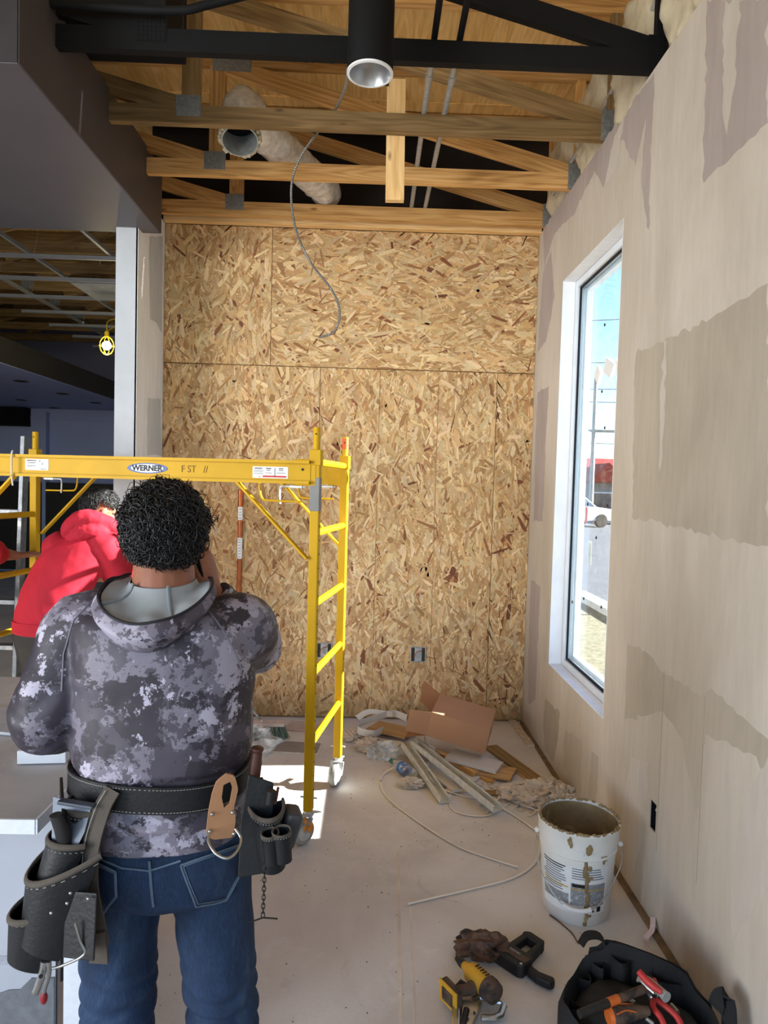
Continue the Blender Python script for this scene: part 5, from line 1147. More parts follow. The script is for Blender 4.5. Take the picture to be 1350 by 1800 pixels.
    # ---- shoes
    for s_ in 'LR':
        a_, fd = J['an'+s_], J['foot'+s_]; g0 = V((a_.x, a_.y, 0)); mb = MB()
        chain(mb, [g0+V((0, 0, .11))-fd*.035, g0+V((0, 0, .06))-fd*.04, g0+V((0, 0, .045))+fd*.06, g0+V((0, 0, .035))+fd*.165], [.045, (.045, .05), (.05, .042), (.038, .03)])
        so_ = fuse('shoe', mb, .006, 3, M_boot, p_, lambda co, n: V((0, 0, max(0, .022-co.z))))
        sdv = V((fd.y, -fd.x, 0)); out = [(-.09, .0), (-.08, .03), (0, .045), (.10, .053), (.17, .045), (.205, .02), (.21, 0)]; out = out+[(x, -y) for x, y in reversed(out[1:-1])]
        MB().prism([(x, y) for x, y in out], .021, frame(g0+V((0, 0, .001)), fd, (0, 0, 1))).build('sole', M_gasket, so_, bevel=.004)
    return p_, bo, sh_, pa, P
M_boot = mat('tan_work_boot', C(112, 82, 54), .7, var=.2, vs=14)
def camo():
    m, t, b = nodes('camouflage_jersey', .55, 0, .35); v = coords(t, rnd=False)
    n1 = nz(t, v, 8.5, 10, .68, .1); c1 = ramp(t, n1, [(0, C(74, 68, 78)), (.47, C(116, 110, 122)), (.545, C(158, 152, 166))], 'CONSTANT')
    tc2 = coords(t, (1, 1, 1.25), rnd=False); n2 = nz(t, tc2, 6.5, 12, .70, .15); k2 = ramp(t, n2, [(0, 1), (.478, 0)], 'CONSTANT'); c2 = mix(t, k2, c1, C(52, 46, 54))
    n3 = nz(t, v, 34, 6, .7, .1); k3 = ramp(t, n3, [(0, 0), (.60, 1)], 'CONSTANT'); c3 = mix(t, k3, c2, C(92, 86, 96))
    n4 = nz(t, coords(t, (1, 1.1, .9), rnd=False), 11.0, 10, .70, .1); k4 = ramp(t, n4, [(0, 0), (.60, 1)], 'CONSTANT'); c4 = mix(t, k4, c3, C(176, 170, 186))
    L(t, c4, b.inputs['Base Color']); bump(t, b, nz(t, v, 420, 2), .12, .001); return m
M_camo = camo()
def denim():
    m, t, b = nodes('blue_denim', .8, 0, .25); v = coords(t, rnd=False)
    a = ramp(t, nz(t, coords(t, (1, 1, .45), rnd=False), 7, 5, .6, .5), [(.32, C(25, 37, 57)), (.55, C(39, 57, 84)), (.75, C(68, 89, 114))])
    g = ramp(t, nz(t, coords(t, (300, 300, 60), rnd=False), 1.0, 2), [(.3, .8), (.7, 1.2)]); L(t, mix(t, 1.0, a, g, 'MULTIPLY'), b.inputs['Base Color']); bump(t, b, nz(t, v, 500, 2), .25, .001); return m
M_denim = denim()
M_redf = mat('red_fleece', C(158, 12, 36), .85, var=.1, vs=8, bmp=.15, bs=200); M_redt = mat('red_cotton', C(170, 28, 36), .85, var=.1, vs=8); M_pants = mat('black_work_trousers', C(38, 36, 36), .8, var=.2, vs=10)
# ------------------------------------------------------------------ foreground man, seen from behind
J = dict(root=V((-.43, 1.47, 0)), fwd=V((0, 1, 0)), shL=V((-.605, 1.46, 1.335)), shR=V((-.278, 1.475, 1.335)), elL=V((-.667, 1.40, 1.14)), elR=V((-.272, 1.675, 1.245)), wrL=V((-.575, 1.64, 1.09)), wrR=V((-.362, 1.592, 1.388)),
    hipL=V((-.524, 1.455, .80)), hipR=V((-.324, 1.455, .80)), knL=V((-.527, 1.47, .47)), knR=V((-.296, 1.47, .47)), anL=V((-.545, 1.44, .09)), anR=V((-.275, 1.44, .09)), footL=V((-.15, 1, 0)).normalized(), footR=V((.18, 1, 0)).normalized(),
    neck=V((-.432, 1.45, 1.40)), head=V((-.447, 1.488, 1.516)), look=V((-.30, 1, -.22)), hup=V((0, .2, 1)), crotch=V((-.43, 1.44, .76)), hs=.97,
    torso=[(-.43, 1.45, .80, .165, .125), (-.43, 1.45, .905, .182, .142), (-.43, 1.45, .94, .182, .142), (-.43, 1.45, 1.02, .176, .134), (-.43, 1.452, 1.09, .19, .142), (-.43, 1.455, 1.2, .19, .138), (-.435, 1.455, 1.3, .192, .132), (-.437, 1.455, 1.36, .185, .112), (-.436, 1.453, 1.392, .13, .075), (-.434, 1.452, 1.412, .075, .055)],
    waist=[(V((-.425, 1.453, .765)), .14, .10), (V((-.425, 1.453, .79)), .168, .125), (V((-.425, 1.453, .85)), .176, .135), (V((-.425, 1.453, .96)), .166, .125), (V((-.425, 1.453, 1.0)), .155, .115)],
    handL=(V((.55, .75, .1)), V((.6, -.5, -.4)), V((0, 0, 1)), .45), handR=(V((-.22, -.30, .88)), V((-.8, .35, -.1)), V((-.3, -.9, -.2)), .42), leg_r=(.086, .083, .076, .073, .068), sleeve_r=(.078, .073, .064, .056, .042), bv=.0048)
J['torso'][0] = (-.43, 1.45, .80, .165, .125)
def camo_folds(co, n):
    g = 0
    if .93 < co.z < 1.06:                                     # cloth bunched around the belt
        g += sin(co.z*190+mnoise.noise(co*9)*5)*.0035
    if .98 < co.z < 1.05: g -= .006*(1-abs(co.z-1.015)/.035)
    g += mnoise.noise(V((co.x*5, co.y*5, co.z*16)))*.003
    return g
man, mbody, mhood, mjean, mP = figure('person', 'man seen from behind in grey camouflage hoodie, jeans and tool belt, hand at his ear', J, M_camo, M_denim, 1.0, hem=.905, voxel=.0058, tw=camo_folds)
mhood.name = 'camouflage_hoodie'; mjean.name = 'jeans'
bv_sh = BVHTree.FromObject(mhood, bpy.context.evaluated_depsgraph_get()) if False else BVHTree.FromPolygons([mhood.matrix_basis @ v.co for v in mhood.data.vertices], [p.vertices[:] for p in mhood.data.polygons])
def bvh(o):
    M_ = wm(o); return BVHTree.FromPolygons([M_ @ v.co for v in o.data.vertices], [p.vertices[:] for p in o.data.polygons])
BV_H, BV_J = bvh(mhood), bvh(mjean)
def hit(B, px, py, off=.003):
    """point on a surface met by the sight line through (px, py)"""
    v = ray(px, py).normalized(); h = B.ray_cast(CAM, v)
    if h[0] is None: return atY(px, py, 1.34)
    return h[0] + h[1]*off
def stitch(B, pts, r, m, par, name='stitching', off=.003, n=5):
    P = []
    for a, b in zip(pts, pts[1:]):
        for k in range(n): P.append(hit(B, a[0]+(b[0]-a[0])*k/n, a[1]+(b[1]-a[1])*k/n, off))
    P.append(hit(B, *pts[-1], off)); return MB().tube(P, r, 6).build(name, m, par, smooth=60)
def cloth_patch(B, quad, m, par, name, off=.004, n=8):
    """patch of cloth laid over a surface; quad: 4 corners in pixels (only used to find where it sits)"""
    mb = MB(); idx = []
    for j in range(n+1):
        row = []
        for i in range(n+1):
            u, w_ = i/n, j/n; a = [quad[0][k]*(1-u)+quad[1][k]*u for k in (0, 1)]; b = [quad[3][k]*(1-u)+quad[2][k]*u for k in (0, 1)]
            row.append(hit(B, a[0]*(1-w_)+b[0]*w_, a[1]*(1-w_)+b[1]*w_, off))
        idx.append(row)
    N_ = n+1; mb.v = [tuple(p) for r_ in idx for p in r_]; mb.f = [(j*N_+i, j*N_+i+1, (j+1)*N_+i+1, (j+1)*N_+i) for j in range(n) for i in range(n)]
    o = mb.build(name, m, par, smooth=60); s_ = o.modifiers.new('t', 'SOLIDIFY'); s_.thickness = .004; s_.offset = 0; return o
M_stitch = mat('denim_stitch', C(92, 108, 126), .8); M_seam = mat('hoodie_seam', C(128, 124, 136), .7)
def pocket(poly, top):
    pk_ = cloth_patch(BV_J, top, M_denim, mjean, 'back_pocket', .004)
    stitch(BV_J, poly+[poly[0]], .0022, M_stitch, pk_, off=.006); ins = [(x+(cx_-x)*.08, y+(cy_-y)*.08) for (x, y) in poly for cx_, cy_ in ((sum(q[0] for q in poly)/len(poly), sum(q[1] for q in poly)/len(poly)),)]
    stitch(BV_J, ins+[ins[0]], .0012, M_stitch, pk_, off=.0065)
pocket([(318, 1518), (422, 1482), (421, 1532), (396, 1580), (344, 1590)], [(318, 1518), (422, 1482), (410, 1568), (344, 1590)])
pocket([(160, 1508), (206, 1530), (208, 1572), (176, 1610), (158, 1606)], [(160, 1508), (206, 1530), (208, 1578), (160, 1610)])
stitch(BV_J, [(263, 1512), (266, 1555), (270, 1592)], .003, M_stitch, mjean, 'back_seam', .002); stitch(BV_J, [(168, 1505), (215, 1525), (263, 1530), (318, 1512)], .0022, M_stitch, mjean, 'yoke_seam', .002)
stitch(BV_H, [(356, 1060), (390, 1105), (415, 1150), (424, 1178)], .0016, M_seam, mhood, 'shoulder_seam', .001); stitch(BV_H, [(108, 1215), (112, 1150), (130, 1090), (168, 1050)], .0016, M_seam, mhood, 'shoulder_seam', .001)
# cuff rings
for w_, e_ in ((J['wrR'], J['elR']), (J['wrL'], J['elL'])):
    d = (w_-e_).normalized(); c_ = w_-d*.018; MB().tube([c_-d*.028, c_-d*.02, c_-d*.01, c_, c_+d*.012], [.045, .047, .044, .0455, .042], 20).build('cuff', M_camo, mhood, smooth=60)
# hood lying on the back: lining inside, camouflage outside
M_line = mat('grey_hood_lining', C(150, 154, 156), .6, var=.14, vs=8); M_bind = mat('black_binding', C(34, 32, 38), .7)
def hood():
    nu, inner, rimp, outer = 40, [], [], []
    g_in, g_out = [], []
    for i in range(nu+1):
        a = radians(-118+236*i/nu); k = cos(a); kk = max(0, k)            # 0 = straight back
        c_ = V((-.434, 1.452, 0)); d = V((sin(a), -cos(a), 0)); wob = mnoise.noise(V((a*2.2, 0, 3)))*.006
        z0 = 1.438-.010*kk; r0 = .066+.006*kk; zr = 1.438-.066*kk**2.2+wob; rr = .098+.060*kk+wob*.8; zb = 1.417-.100*kk**1.8; rb_ = .10+.046*kk
        pts_in = [(r0, z0+.004), (r0+.006, z0-.012), (r0*.62+rr*.38, z0*.55+zr*.45-.006-.010*kk), (r0*.3+rr*.7, z0*.22+zr*.78-.006+.009*sin(a*10+1)*kk), (rr-.004, zr-.001)]
        pts_out = [(rr, zr+.003), (rr+.008, zr-.010), (rr+.012*kk+.006, zr*.6+zb*.4), (rb_+.010, zr*.25+zb*.75), (rb_-.004, zb), (rb_-.028, zb-.004)]
        g_in.append([c_+d*r+V((0, 0, z)) for r, z in pts_in]); g_out.append([c_+d*(r+.003*mnoise.noise(V((a*4, z*30, 1))))+V((0, 0, z)) for r, z in pts_out]); rimp.append(c_+d*(rr+.001)+V((0, 0, zr+.004)))
    def grid(g, nm, m, t):
        mb = MB(); w_ = len(g[0]); mb.v = [tuple(p) for r_ in g for p in r_]; mb.f = [(i*w_+j, i*w_+j+1, (i+1)*w_+j+1, (i+1)*w_+j) for i in range(len(g)-1) for j in range(w_-1)]
        o = mb.build(nm, m, mhood, smooth=80); s_ = o.modifiers.new('t', 'SOLIDIFY'); s_.thickness = t; s_.offset = 0; u_ = o.modifiers.new('s', 'SUBSURF'); u_.levels = 1; u_.render_levels = 2; return o
    hl = grid(g_in, 'hood_lining', M_line, .003); grid(g_out, 'hood', M_camo, .005); MB().tube(rimp, .003, 8).build('hood_binding', M_bind, mhood, smooth=60)
    for i in (13, 24): MB().tube([p+V((0, -.002, .003)) for p in g_in[i]], .004, 6).build('lining_seam', mat('grey_piping', C(120, 126, 130), .7), hl, smooth=60)
hood()
# curly hair
def hair(name, c, f, u, s, m, parent, n, curl, seed, nape=-.085, cap=True, ln_=(.025, .05), rad=.0016, puff=.012):
    r_ = random.Random(seed); f = V(f).normalized(); u = V(u); u = (u-f*u.dot(f)).normalized(); rt = f.cross(u); R = Matrix((rt, f, u)).transposed(); mb = MB()
    def ok(d): return d.y < .62-.5*max(0, -d.z) and (d.z > -.18 or (d.y < .05 and d.z > -.86+.25*abs(d.x))) and not (abs(d.x) > .6 and d.z < .14 and d.y > -.32)
    me = bpy.data.meshes.new('cap'); bm = bmesh.new(); bmesh.ops.create_icosphere(bm, subdivisions=5, radius=1); kill = [v for v in bm.verts if not ok(v.co)]; bmesh.ops.delete(bm, geom=kill, context='VERTS')
    def surf(d, h): return c + R @ (V((d.x*(.079+h), d.y*(.098+h)-.012, d.z*(.092+h)+.025))*s)
    for v in bm.verts: 
        d = v.co.copy(); v.co = surf(d, puff*.55+.008*mnoise.noise(d*5+V((seed, 0, 0)))+.006*mnoise.noise(d*13))
    if not cap: bmesh.ops.delete(bm, geom=bm.verts[:], context='VERTS')
    bm.verts.index_update(); n0 = len(mb.v); mb.v += [tuple(v.co) for v in bm.verts]; mb.f += [tuple(v.index+n0 for v in fc.verts) for fc in bm.faces]; bm.free()
    k = 0
    while k < n:
        d = V((r_.gauss(0, 1), r_.gauss(0, 1), r_.gauss(0, 1))).normalized()
        if not ok(d): continue
        k += 1; t1 = d.cross(V((r_.gauss(0, 1), r_.gauss(0, 1), r_.gauss(0, 1)))).normalized(); t2 = d.cross(t1); down = (V((0, -.35, -1))-d*d.dot(V((0, -.35, -1))))
        gd = (t1*.8+down*.9).normalized(); L_ = r_.uniform(*ln_); ph = r_.uniform(0, 6.28); cr = r_.uniform(.5, 1)*curl; P = []; turns = r_.uniform(.8, 1.8)*(1 if curl > .004 else .4); h0 = r_.uniform(.25, 1.0)*puff
        sd_ = d.cross(gd)
        for i in range(8):
            t = i/7; dd = (d+gd*(t*L_/.09)).normalized()
            if i > 2 and not ok(dd): break
            q = surf(dd, h0+.006*sin(pi*t)-.002*t); q = q+(R @ (d*cos(ph+turns*6.28*t)+sd_*sin(ph+turns*6.28*t)))*cr*min(1, t*2)
            P.append(q)
        mb.tube(P, [rad, rad, rad, rad, rad, rad*.9, rad*.7, rad*.3][:len(P)-1]+[rad*.3], 4, False)
    me.from_pydata(mb.v, [], mb.f); me.polygons.foreach_set('use_smooth', [True]*len(me.polygons)); o = link_mesh(name, me, m, parent); return o
hair('hair', J['head'], J['look'], J['hup'], .96, M_hair, man, 3600, .007, 5, puff=.020)
hair('flyaway_hair', J['head'], J['look'], J['hup'], .985, M_hair, man, 420, .012, 15, puff=.026, cap=False, ln_=(.03, .06), rad=.0009)
# phone at the ear
tag(MB().box(J['wrR']+V((-.030, -.030, .085)), (.009, .07, .145), rotm(.35, -.25, .3)).build('mobile_phone', M_black, None, bevel=.004), 'dark phone held at the man\'s right ear, mostly hidden', 'phone')
# ------------------------------------------------------------------ man in the red hoodie, bent over inside the scaffold
J2 = dict(root=V((-1.64, 3.62, 0)), fwd=V((.35, 1, 0)).normalized(), shL=V((-1.665, 3.66, 1.27)), shR=V((-1.385, 3.60, 1.29)), elL=V((-1.66, 3.88, 1.10)), elR=V((-1.33, 3.70, 1.085)), wrL=V((-1.50, 4.02, 1.05)), wrR=V((-1.27, 3.88, 1.02)),
    hipL=V((-1.76, 3.60, .80)), hipR=V((-1.59, 3.56, .80)), knL=V((-1.76, 3.70, .46)), knR=V((-1.57, 3.66, .46)), anL=V((-1.77, 3.62, .09)), anR=V((-1.56, 3.58, .09)), footL=V((.1, 1, 0)).normalized(), footR=V((.4, 1, 0)).normalized(),
    neck=V((-1.51, 3.68, 1.37)), head=V((-1.475, 3.75, 1.46)), look=V((.75, .62, -.5)), hup=V((.35, .3, 1)), crotch=V((-1.675, 3.58, .72)),
    torso=[(-1.68, 3.58, .80, .15, .12), (-1.675, 3.58, .86, .168, .135), (-1.66, 3.58, .95, .178, .145), (-1.62, 3.60, 1.08, .185, .145), (-1.565, 3.625, 1.2, .188, .135), (-1.52, 3.645, 1.29, .17, .115), (-1.49, 3.665, 1.35, .11, .085), (-1.48, 3.67, 1.38, .075, .065)],
    waist=[(V((-1.675, 3.58, .715)), .13, .11), (V((-1.675, 3.58, .77)), .162, .125), (V((-1.675, 3.58, .86)), .155, .12), (V((-1.67, 3.58, .95)), .145, .11)],
    handL=(V((.6, .7, -.2)), V((0, 0, -1)), V((.7, -.6, 0)), .5), handR=(V((.3, .9, -.2)), V((0, 0, -1)), V((-.9, .3, 0)), .5), sleeve_r=(.082, .082, .085, .06, .05))
p2, b2, s2, t2_, P2 = figure('person', 'person in bright red hoodie bending over inside the yellow scaffold', J2, M_redf, M_pants, .48, hem=.86, voxel=.009, cloth_fold=.007, fold_f=7)
s2.name = 'red_hoodie'
hair('hair', J2['head'], J2['look'], J2['hup'], 1.0, M_hair2, p2, 1300, .002, 8, puff=.012)
mb = MB()   # hood bunched at the nape, drawn up behind the head
chain(mb, [V((-1.60, 3.62, 1.335)), V((-1.555, 3.585, 1.39)), V((-1.47, 3.59, 1.43)), V((-1.39, 3.63, 1.40)), V((-1.36, 3.69, 1.345))], [(.03, .03), (.05, .045), (.055, .052), (.05, .045), (.03, .03)], 18)
chain(mb, [V((-1.58, 3.60, 1.31)), V((-1.50, 3.57, 1.35)), V((-1.42, 3.58, 1.36)), V((-1.38, 3.62, 1.32))], [.03, .045, .045, .03], 16)
fuse('hood', mb, .007, 3, M_redf, s2, lambda co, n: mnoise.fractal(co*14, 1, 2, 3)*.008)
mb = MB(); cc = V((-1.675, 3.58, .862)); torso_rings(mb, [(cc+V((0, 0, z)), V((.97, -.22, 0)), V((.22, .97, 0)), .172+d, .139+d) for z, d in ((-.035, -.004), (-.03, .002), (-.01, .004), (.01, .004), (.03, .002))], 40); mb.build('waistband', M_redf, s2, smooth=60)
# ------------------------------------------------------------------ person in a red shirt at the left edge, arm on the scaffold
J3 = dict(root=V((-2.44, 3.70, 0)), fwd=V((.9, .4, 0)).normalized(), shL=V((-2.34, 3.93, 1.33)), shR=V((-2.26, 3.60, 1.33)), elL=V((-2.42, 4.06, 1.10)), elR=V((-2.03, 3.68, 1.225)), wrL=V((-2.40, 4.20, .95)), wrR=V((-1.985, 3.875, 1.19)),
    hipL=V((-2.430, 3.80, .84)), hipR=V((-2.390, 3.63, .84)), knL=V((-2.410, 3.82, .47)), knR=V((-2.350, 3.60, .47)), anL=V((-2.450, 3.84, .09)), anR=V((-2.390, 3.58, .09)), footL=V((1, .2, 0)).normalized(), footR=V((1, 0, 0)),
    neck=V((-2.330, 3.77, 1.42)), head=V((-2.290, 3.78, 1.545)), look=V((1, .3, -.3)), hup=V((.2, 0, 1)), crotch=V((-2.410, 3.72, .74)),
    torso=[(-2.420, 3.72, .84, .15, .12), (-2.410, 3.73, .92, .165, .13), (-2.380, 3.74, 1.08, .17, .13), (-2.350, 3.755, 1.25, .185, .12), (-2.330, 3.76, 1.34, .16, .10), (-2.330, 3.765, 1.40, .09, .075), (-2.330, 3.77, 1.42, .07, .065)],
    waist=[(V((-2.410, 3.72, .73)), .13, .11), (V((-2.410, 3.72, .80)), .158, .125), (V((-2.410, 3.72, .90)), .15, .12), (V((-2.410, 3.72, .97)), .142, .11)],
    handL=(V((.8, .3, -.4)), V((0, 0, -1)), V((.3, -.8, 0)), .4), handR=(V((.75, .6, .1)), V((.3, -.2, -.9)), V((.4, .2, .9)), .55, .95), sleeve_r=(.075, .075, .078, .06, .05))
p3, b3, s3, t3_, P3 = figure('person', 'person at the left edge in dark red short sleeves reaching to the scaffold post', J3, M_redt, M_pants, .64, hem=.84, voxel=.01, cloth_fold=.005)
hair('hair', J3['head'], J3['look'], J3['hup'], 1.0, M_hair, p3, 500, .002, 9)
# ================================================================== TOOL BELT
M_leath = mat('black_leather', C(18, 19, 22), .5, var=.25, vs=18, bmp=.25, bs=120, col2=C(34, 34, 40), thr=.62); M_suede = mat('grey_brown_suede', C(82, 74, 66), .85, var=.18, vs=20, bmp=.3, bs=150); M_tan = mat('tan_leather', C(168, 122, 86), .6, var=.15, vs=16); M_thread = mat('pale_thread', C(150, 146, 140), .8)
bt_ = empty('tool_belt', (-.43, 1.45, .95), 'black leather tool belt with big pouches worn by the man in camouflage', 'tool belt')
mb = MB(); rings = []; n = 72; bc_ = V((-.43, 1.451, 1.027))
for t_, dz in ((0, 0),):
    A, B = [], []
    for k in range(n):
        t = 2*pi*k/n; ca, sa = cos(t), sin(t); e_ = .86; x = math.copysign(abs(ca)**e_, ca); y = math.copysign(abs(sa)**e_, sa); z = .004*sin(t*2)-.012*ca*0
        A.append((x, y, z))
    for (ro, zz) in ((0, -.027), (.005, -.027), (.0055, .0), (.005, .027), (0, .027), (-.001, 0)): rings.append(mb.ring([bc_+V((x*(.184+ro), y*(.145+ro), z+zz)) for x, y, z in A]))
mb.skinrings(rings, closed=True); strap = mb.build('belt_strap', M_leath, bt_, smooth=50)
for zz in (-.0225, .0225):
    for k in range(40, 70): 
        pass
    mb = MB()
    for k in range(88):
        t = pi*1.04+pi*.92*k/88; ca, sa = cos(t), sin(t); e_ = .86; p = bc_+V((math.copysign(abs(ca)**e_, ca)*.1898, math.copysign(abs(sa)**e_, sa)*.1508, .004*sin(t*2)+zz)); tt = V((-sa, ca, 0)); mb.box(p, (.004, .0012, .0012), Matrix((tt, V((ca, sa, 0)), V((0, 0, 1)))).transposed())
    o = mb.build('stitching', M_thread, strap); o['kind'] = 'stuff'
def cup(name, o, out, up, wd, dp, h, m, par, slant=.25, taper=.8, rimw=.006, rim_m=None, sag=0., n=22, full=False):
    """leather pocket: half-round cup against its back, open at the top, rolled rim"""
    o, out, up = V(o), V(out).normalized(), V(up).normalized(); out = (out-up*out.dot(up)).normalized(); side = up.cross(out)
    rng = [pi*i/n for i in range(n+1)] if not full else [2*pi*i/n for i in range(n)]
    def pt(t, f, inset=0):
        k = taper+(1-taper)*f; return o+side*((wd/2-inset)*cos(t)*k)+out*((dp-inset)*sin(t)*k if not full else (dp-inset)*(sin(t)*.5+.5)*k)+up*(h*(f-1)-slant*(abs(sin(t)) if not full else (sin(t)*.5+.5))*f*h-sag*(1-f))
    mb = MB(); cols = []
    fs = [0, .15, .4, .7, .9, 1.0]
    for t in rng: cols.append(mb.ring([pt(t, f) for f in fs]+[pt(t, f, .004) for f in reversed(fs)]))
    m_ = len(cols[0])
    for a in range(len(cols)-1 if not full else len(cols)):
        A, B = cols[a], cols[(a+1) % len(cols)]
        for j in range(m_): mb.f.append((A[j], A[(j+1) % m_], B[(j+1) % m_], B[j]))
    ids = [c_[0] for c_ in cols]; mb.f.append(tuple(ids))
    if not full:
        a, b = cols[0], cols[-1]                      # back panel of the cup
        mb.f.append((a[0], a[5], b[5], b[0]))
    q = mb.build(name, m, par, smooth=50)
    P = [pt(t, 1.0)+up*.0 for t in rng]
    MB().tube([p for p in P], [(rimw, rimw*.6)]*len(P), 8, closed=full, lat=[up]*len(P)).build('rim', rim_m or M_suede, q, smooth=60)
    mb = MB(); P2_ = [pt(t, .93)+(out*sin(t)+side*cos(t)).normalized()*.0008 for t in [rng[0]+(rng[-1]-rng[0])*k/40 for k in range(41)]]
    for a, b in zip(P2_[::2], P2_[1::2]): mb.bar(a, a.lerp(b, .8), .0012, .0012)
    s_ = mb.build('stitching', M_thread, q); s_['kind'] = 'stuff'
    return q
OUT = V((-.90, -.43, 0)).normalized(); UPL = V((.32, .12, 1)).normalized(); SDL = UPL.cross(OUT)
# left pouch
lp_ = empty('left_pouch', (-.60, 1.36, .85)); setparent(lp_, bt_)
mb = MB(); pl_ = [(-.085, .03), (.085, .03), (.09, -.10), (.08, -.25), (.05, -.33), (-.05, -.33), (-.085, -.22)]
PL0 = V((-.598, 1.35, .985)); MB().prism(pl_, .006, frame(PL0, SDL, OUT)).build('back_plate', M_leath, lp_, bevel=.002)
# suede gusset facing the camera, running down the plate edge
gs = [atY(*q, y) for q, y in (((198, 1388), 1.30), ((178, 1425), 1.285), ((160, 1490), 1.28), ((158, 1560), 1.275), ((170, 1625), 1.27), ((178, 1662), 1.268))]
MB().strip(smoothpath(gs, 5), .034, .005, V((1, -.12, .15))).build('gusset', M_suede, lp_, smooth=60)
MB().strip([p+V((-.012, -.0045, 0)) for p in smoothpath(gs, 5)], .0015, .001, V((1, -.12, .15))).build('stitching', M_thread, lp_, smooth=60)
MB().strip(smoothpath([atY(168, 1640, 1.262), atY(172, 1662, 1.262), atY(174, 1692, 1.268)], 4), .036, .006, V((1, -.1, .3))).build('gusset_foot', M_suede, lp_, smooth=60)
A0 = atY(126, 1425, 1.315); B0 = atY(128, 1500, 1.315); C0 = atY(88, 1612, 1.305)
cup('upper_pocket', A0+V((.035, .02, .01)), OUT, UPL, .105, .05, .15, M_leath, lp_, .12)
cup('middle_pocket', A0+V((.024, .0, -.045)), OUT, UPL, .10, .062, .16, M_leath, lp_, .12)
cup('main_pocket', B0+V((.045, .01, .035)), OUT, UPL, .165, .10, .215, M_leath, lp_, .46, .72)
cup('nail_pocket', C0+V((.022, .01, .045)), OUT, UPL, .115, .082, .135, M_leath, lp_, .42, .70)
MB().prism([(-.035, .06), (.035, .07), (.04, -.05), (-.03, -.06)], .004, frame(atY(140, 1630, 1.235), (1, -.35, .0), (-.35, -.9, .1))).build('tool_loop_patch', M_leath, lp_, bevel=.002)
wl_ = [atY(*q, 1.222) for q in ((132, 1622), (142, 1655), (150, 1672), (140, 1684), (108, 1698), (92, 1702))]
MB().tube(smoothpath(wl_, 4), .0026, 8).build('hammer_loop', M_chr, lp_, smooth=60)
for q in ((124, 1570), (118, 1588), (90, 1605), (155, 1580)): MB().ball(atY(*q, 1.222), (.0035, .0025, .0035), 8, 6).build('rivet', M_chr, lp_, smooth=80)
# tools in the left pouch
G3 = 'tools in the tool belt'
sq = empty('speed_square', atY(130, 1420, 1.29), 'grey steel square standing in the upper left pouch', 'square', G3)
MB().prism([(-.055, 0), (.03, 0), (.03, -.045), (.02, -.085), (-.03, -.085)], .003, frame(atY(138, 1412, 1.295), (1, -.25, -.12), (-.3, -1, .3))).build('blade', mat('blue_grey_steel', C(84, 90, 100), .45, .4), sq)
MB().bar(atY(104, 1408, 1.29), atY(166, 1418, 1.28), .018, .007).build('fence', MATS['blue_grey_steel'], sq, bevel=.002)
o = MB().tube([atY(98, 1432, 1.262), atY(108, 1455, 1.268), atY(118, 1500, 1.285)], [(.014, .009), (.016, .011), (.015, .010)], 12, lat=V((1, -.3, 0))).build('utility_knife', M_tblk, None, smooth=50); tag(o, 'black utility knife standing in the left pouch', 'knife', G3)
pw = empty('locking_pliers', atY(68, 1730, 1.25), 'silver pliers with a red tip hanging below the left pouch', 'pliers', G3)
MB().tube(smoothpath([atY(78, 1690, 1.262), atY(74, 1712, 1.262), atY(66, 1735, 1.262), atY(60, 1750, 1.262)], 4), [(.007, .005)]*12+[(.002, .002)], 10, lat=V((1, 0, 0))).build('jaw', M_chr, pw, smooth=50)
MB().tube(smoothpath([atY(86, 1690, 1.262), atY(86, 1712, 1.262), atY(80, 1732, 1.262), atY(77, 1744, 1.262)], 4), .0045, 10).build('handle', M_chr, pw, smooth=50); MB().ball(atY(77, 1754, 1.262), (.007, .006, .013), 12, 8).build('red_tip', mat('deep_red_plastic', C(140, 30, 40), .5), pw, smooth=80)
MB().cyl(atY(72, 1716, 1.253), atY(72, 1716, 1.249), .004, 10).build('pivot', M_tblk, pw)
# hammer holder (tan) at the back
hh = empty('hammer_holder', atY(390, 1420, 1.3), None); setparent(hh, bt_)
def belt_at(px, py, d=.008): return atY(px, py, 1.31)
hp_ = [(372, 1395), (380, 1372), (398, 1358), (412, 1362), (418, 1385), (410, 1420), (414, 1440), (408, 1470), (372, 1474), (362, 1462), (366, 1425)]
hole = [(392, 1378), (404, 1372), (408, 1384), (403, 1410), (393, 1418), (389, 1400)]
def hy(px, py): return 1.327-.012+ (0.030 if px > 400 else .012)*0
fr_h = frame(atY(390, 1420, 1.291), (1, .36, 0), (.36, -1, .05)); inv = fr_h.inverted(); o_ = fr_h.translation; nrm = (fr_h.to_3x3() @ V((0, 0, 1)))
def onp(px, py): v = ray(px, py); t = (o_-CAM).dot(nrm)/v.dot(nrm); q = inv @ (CAM+v*t); return (q.x, q.y)
outer = [onp(*q) for q in hp_]; inner = [onp(*q) for q in hole]
def resample(poly, n):
    P = [V((p[0], p[1], 0)) for p in poly]; P.append(P[0]); d = [0]
    for a, b in zip(P, P[1:]): d.append(d[-1]+(b-a).length)
    out = []; c_ = sum((p for p in P[:-1]), V((0, 0, 0)))/len(poly)
    for k in range(n):
        s_ = d[-1]*k/n; i = max(j for j in range(len(d)-1) if d[j] <= s_+1e-9); out.append(P[i].lerp(P[i+1], (s_-d[i])/max(d[i+1]-d[i], 1e-9)))
    return sorted(out, key=lambda p: atan2(p.y-hc_[1], p.x-hc_[0]))
hc_ = (sum(p[0] for p in inner)/len(inner), sum(p[1] for p in inner)/len(inner))
O_, I_ = resample(outer, 40), resample(inner, 40); mb = MB(); rr = []
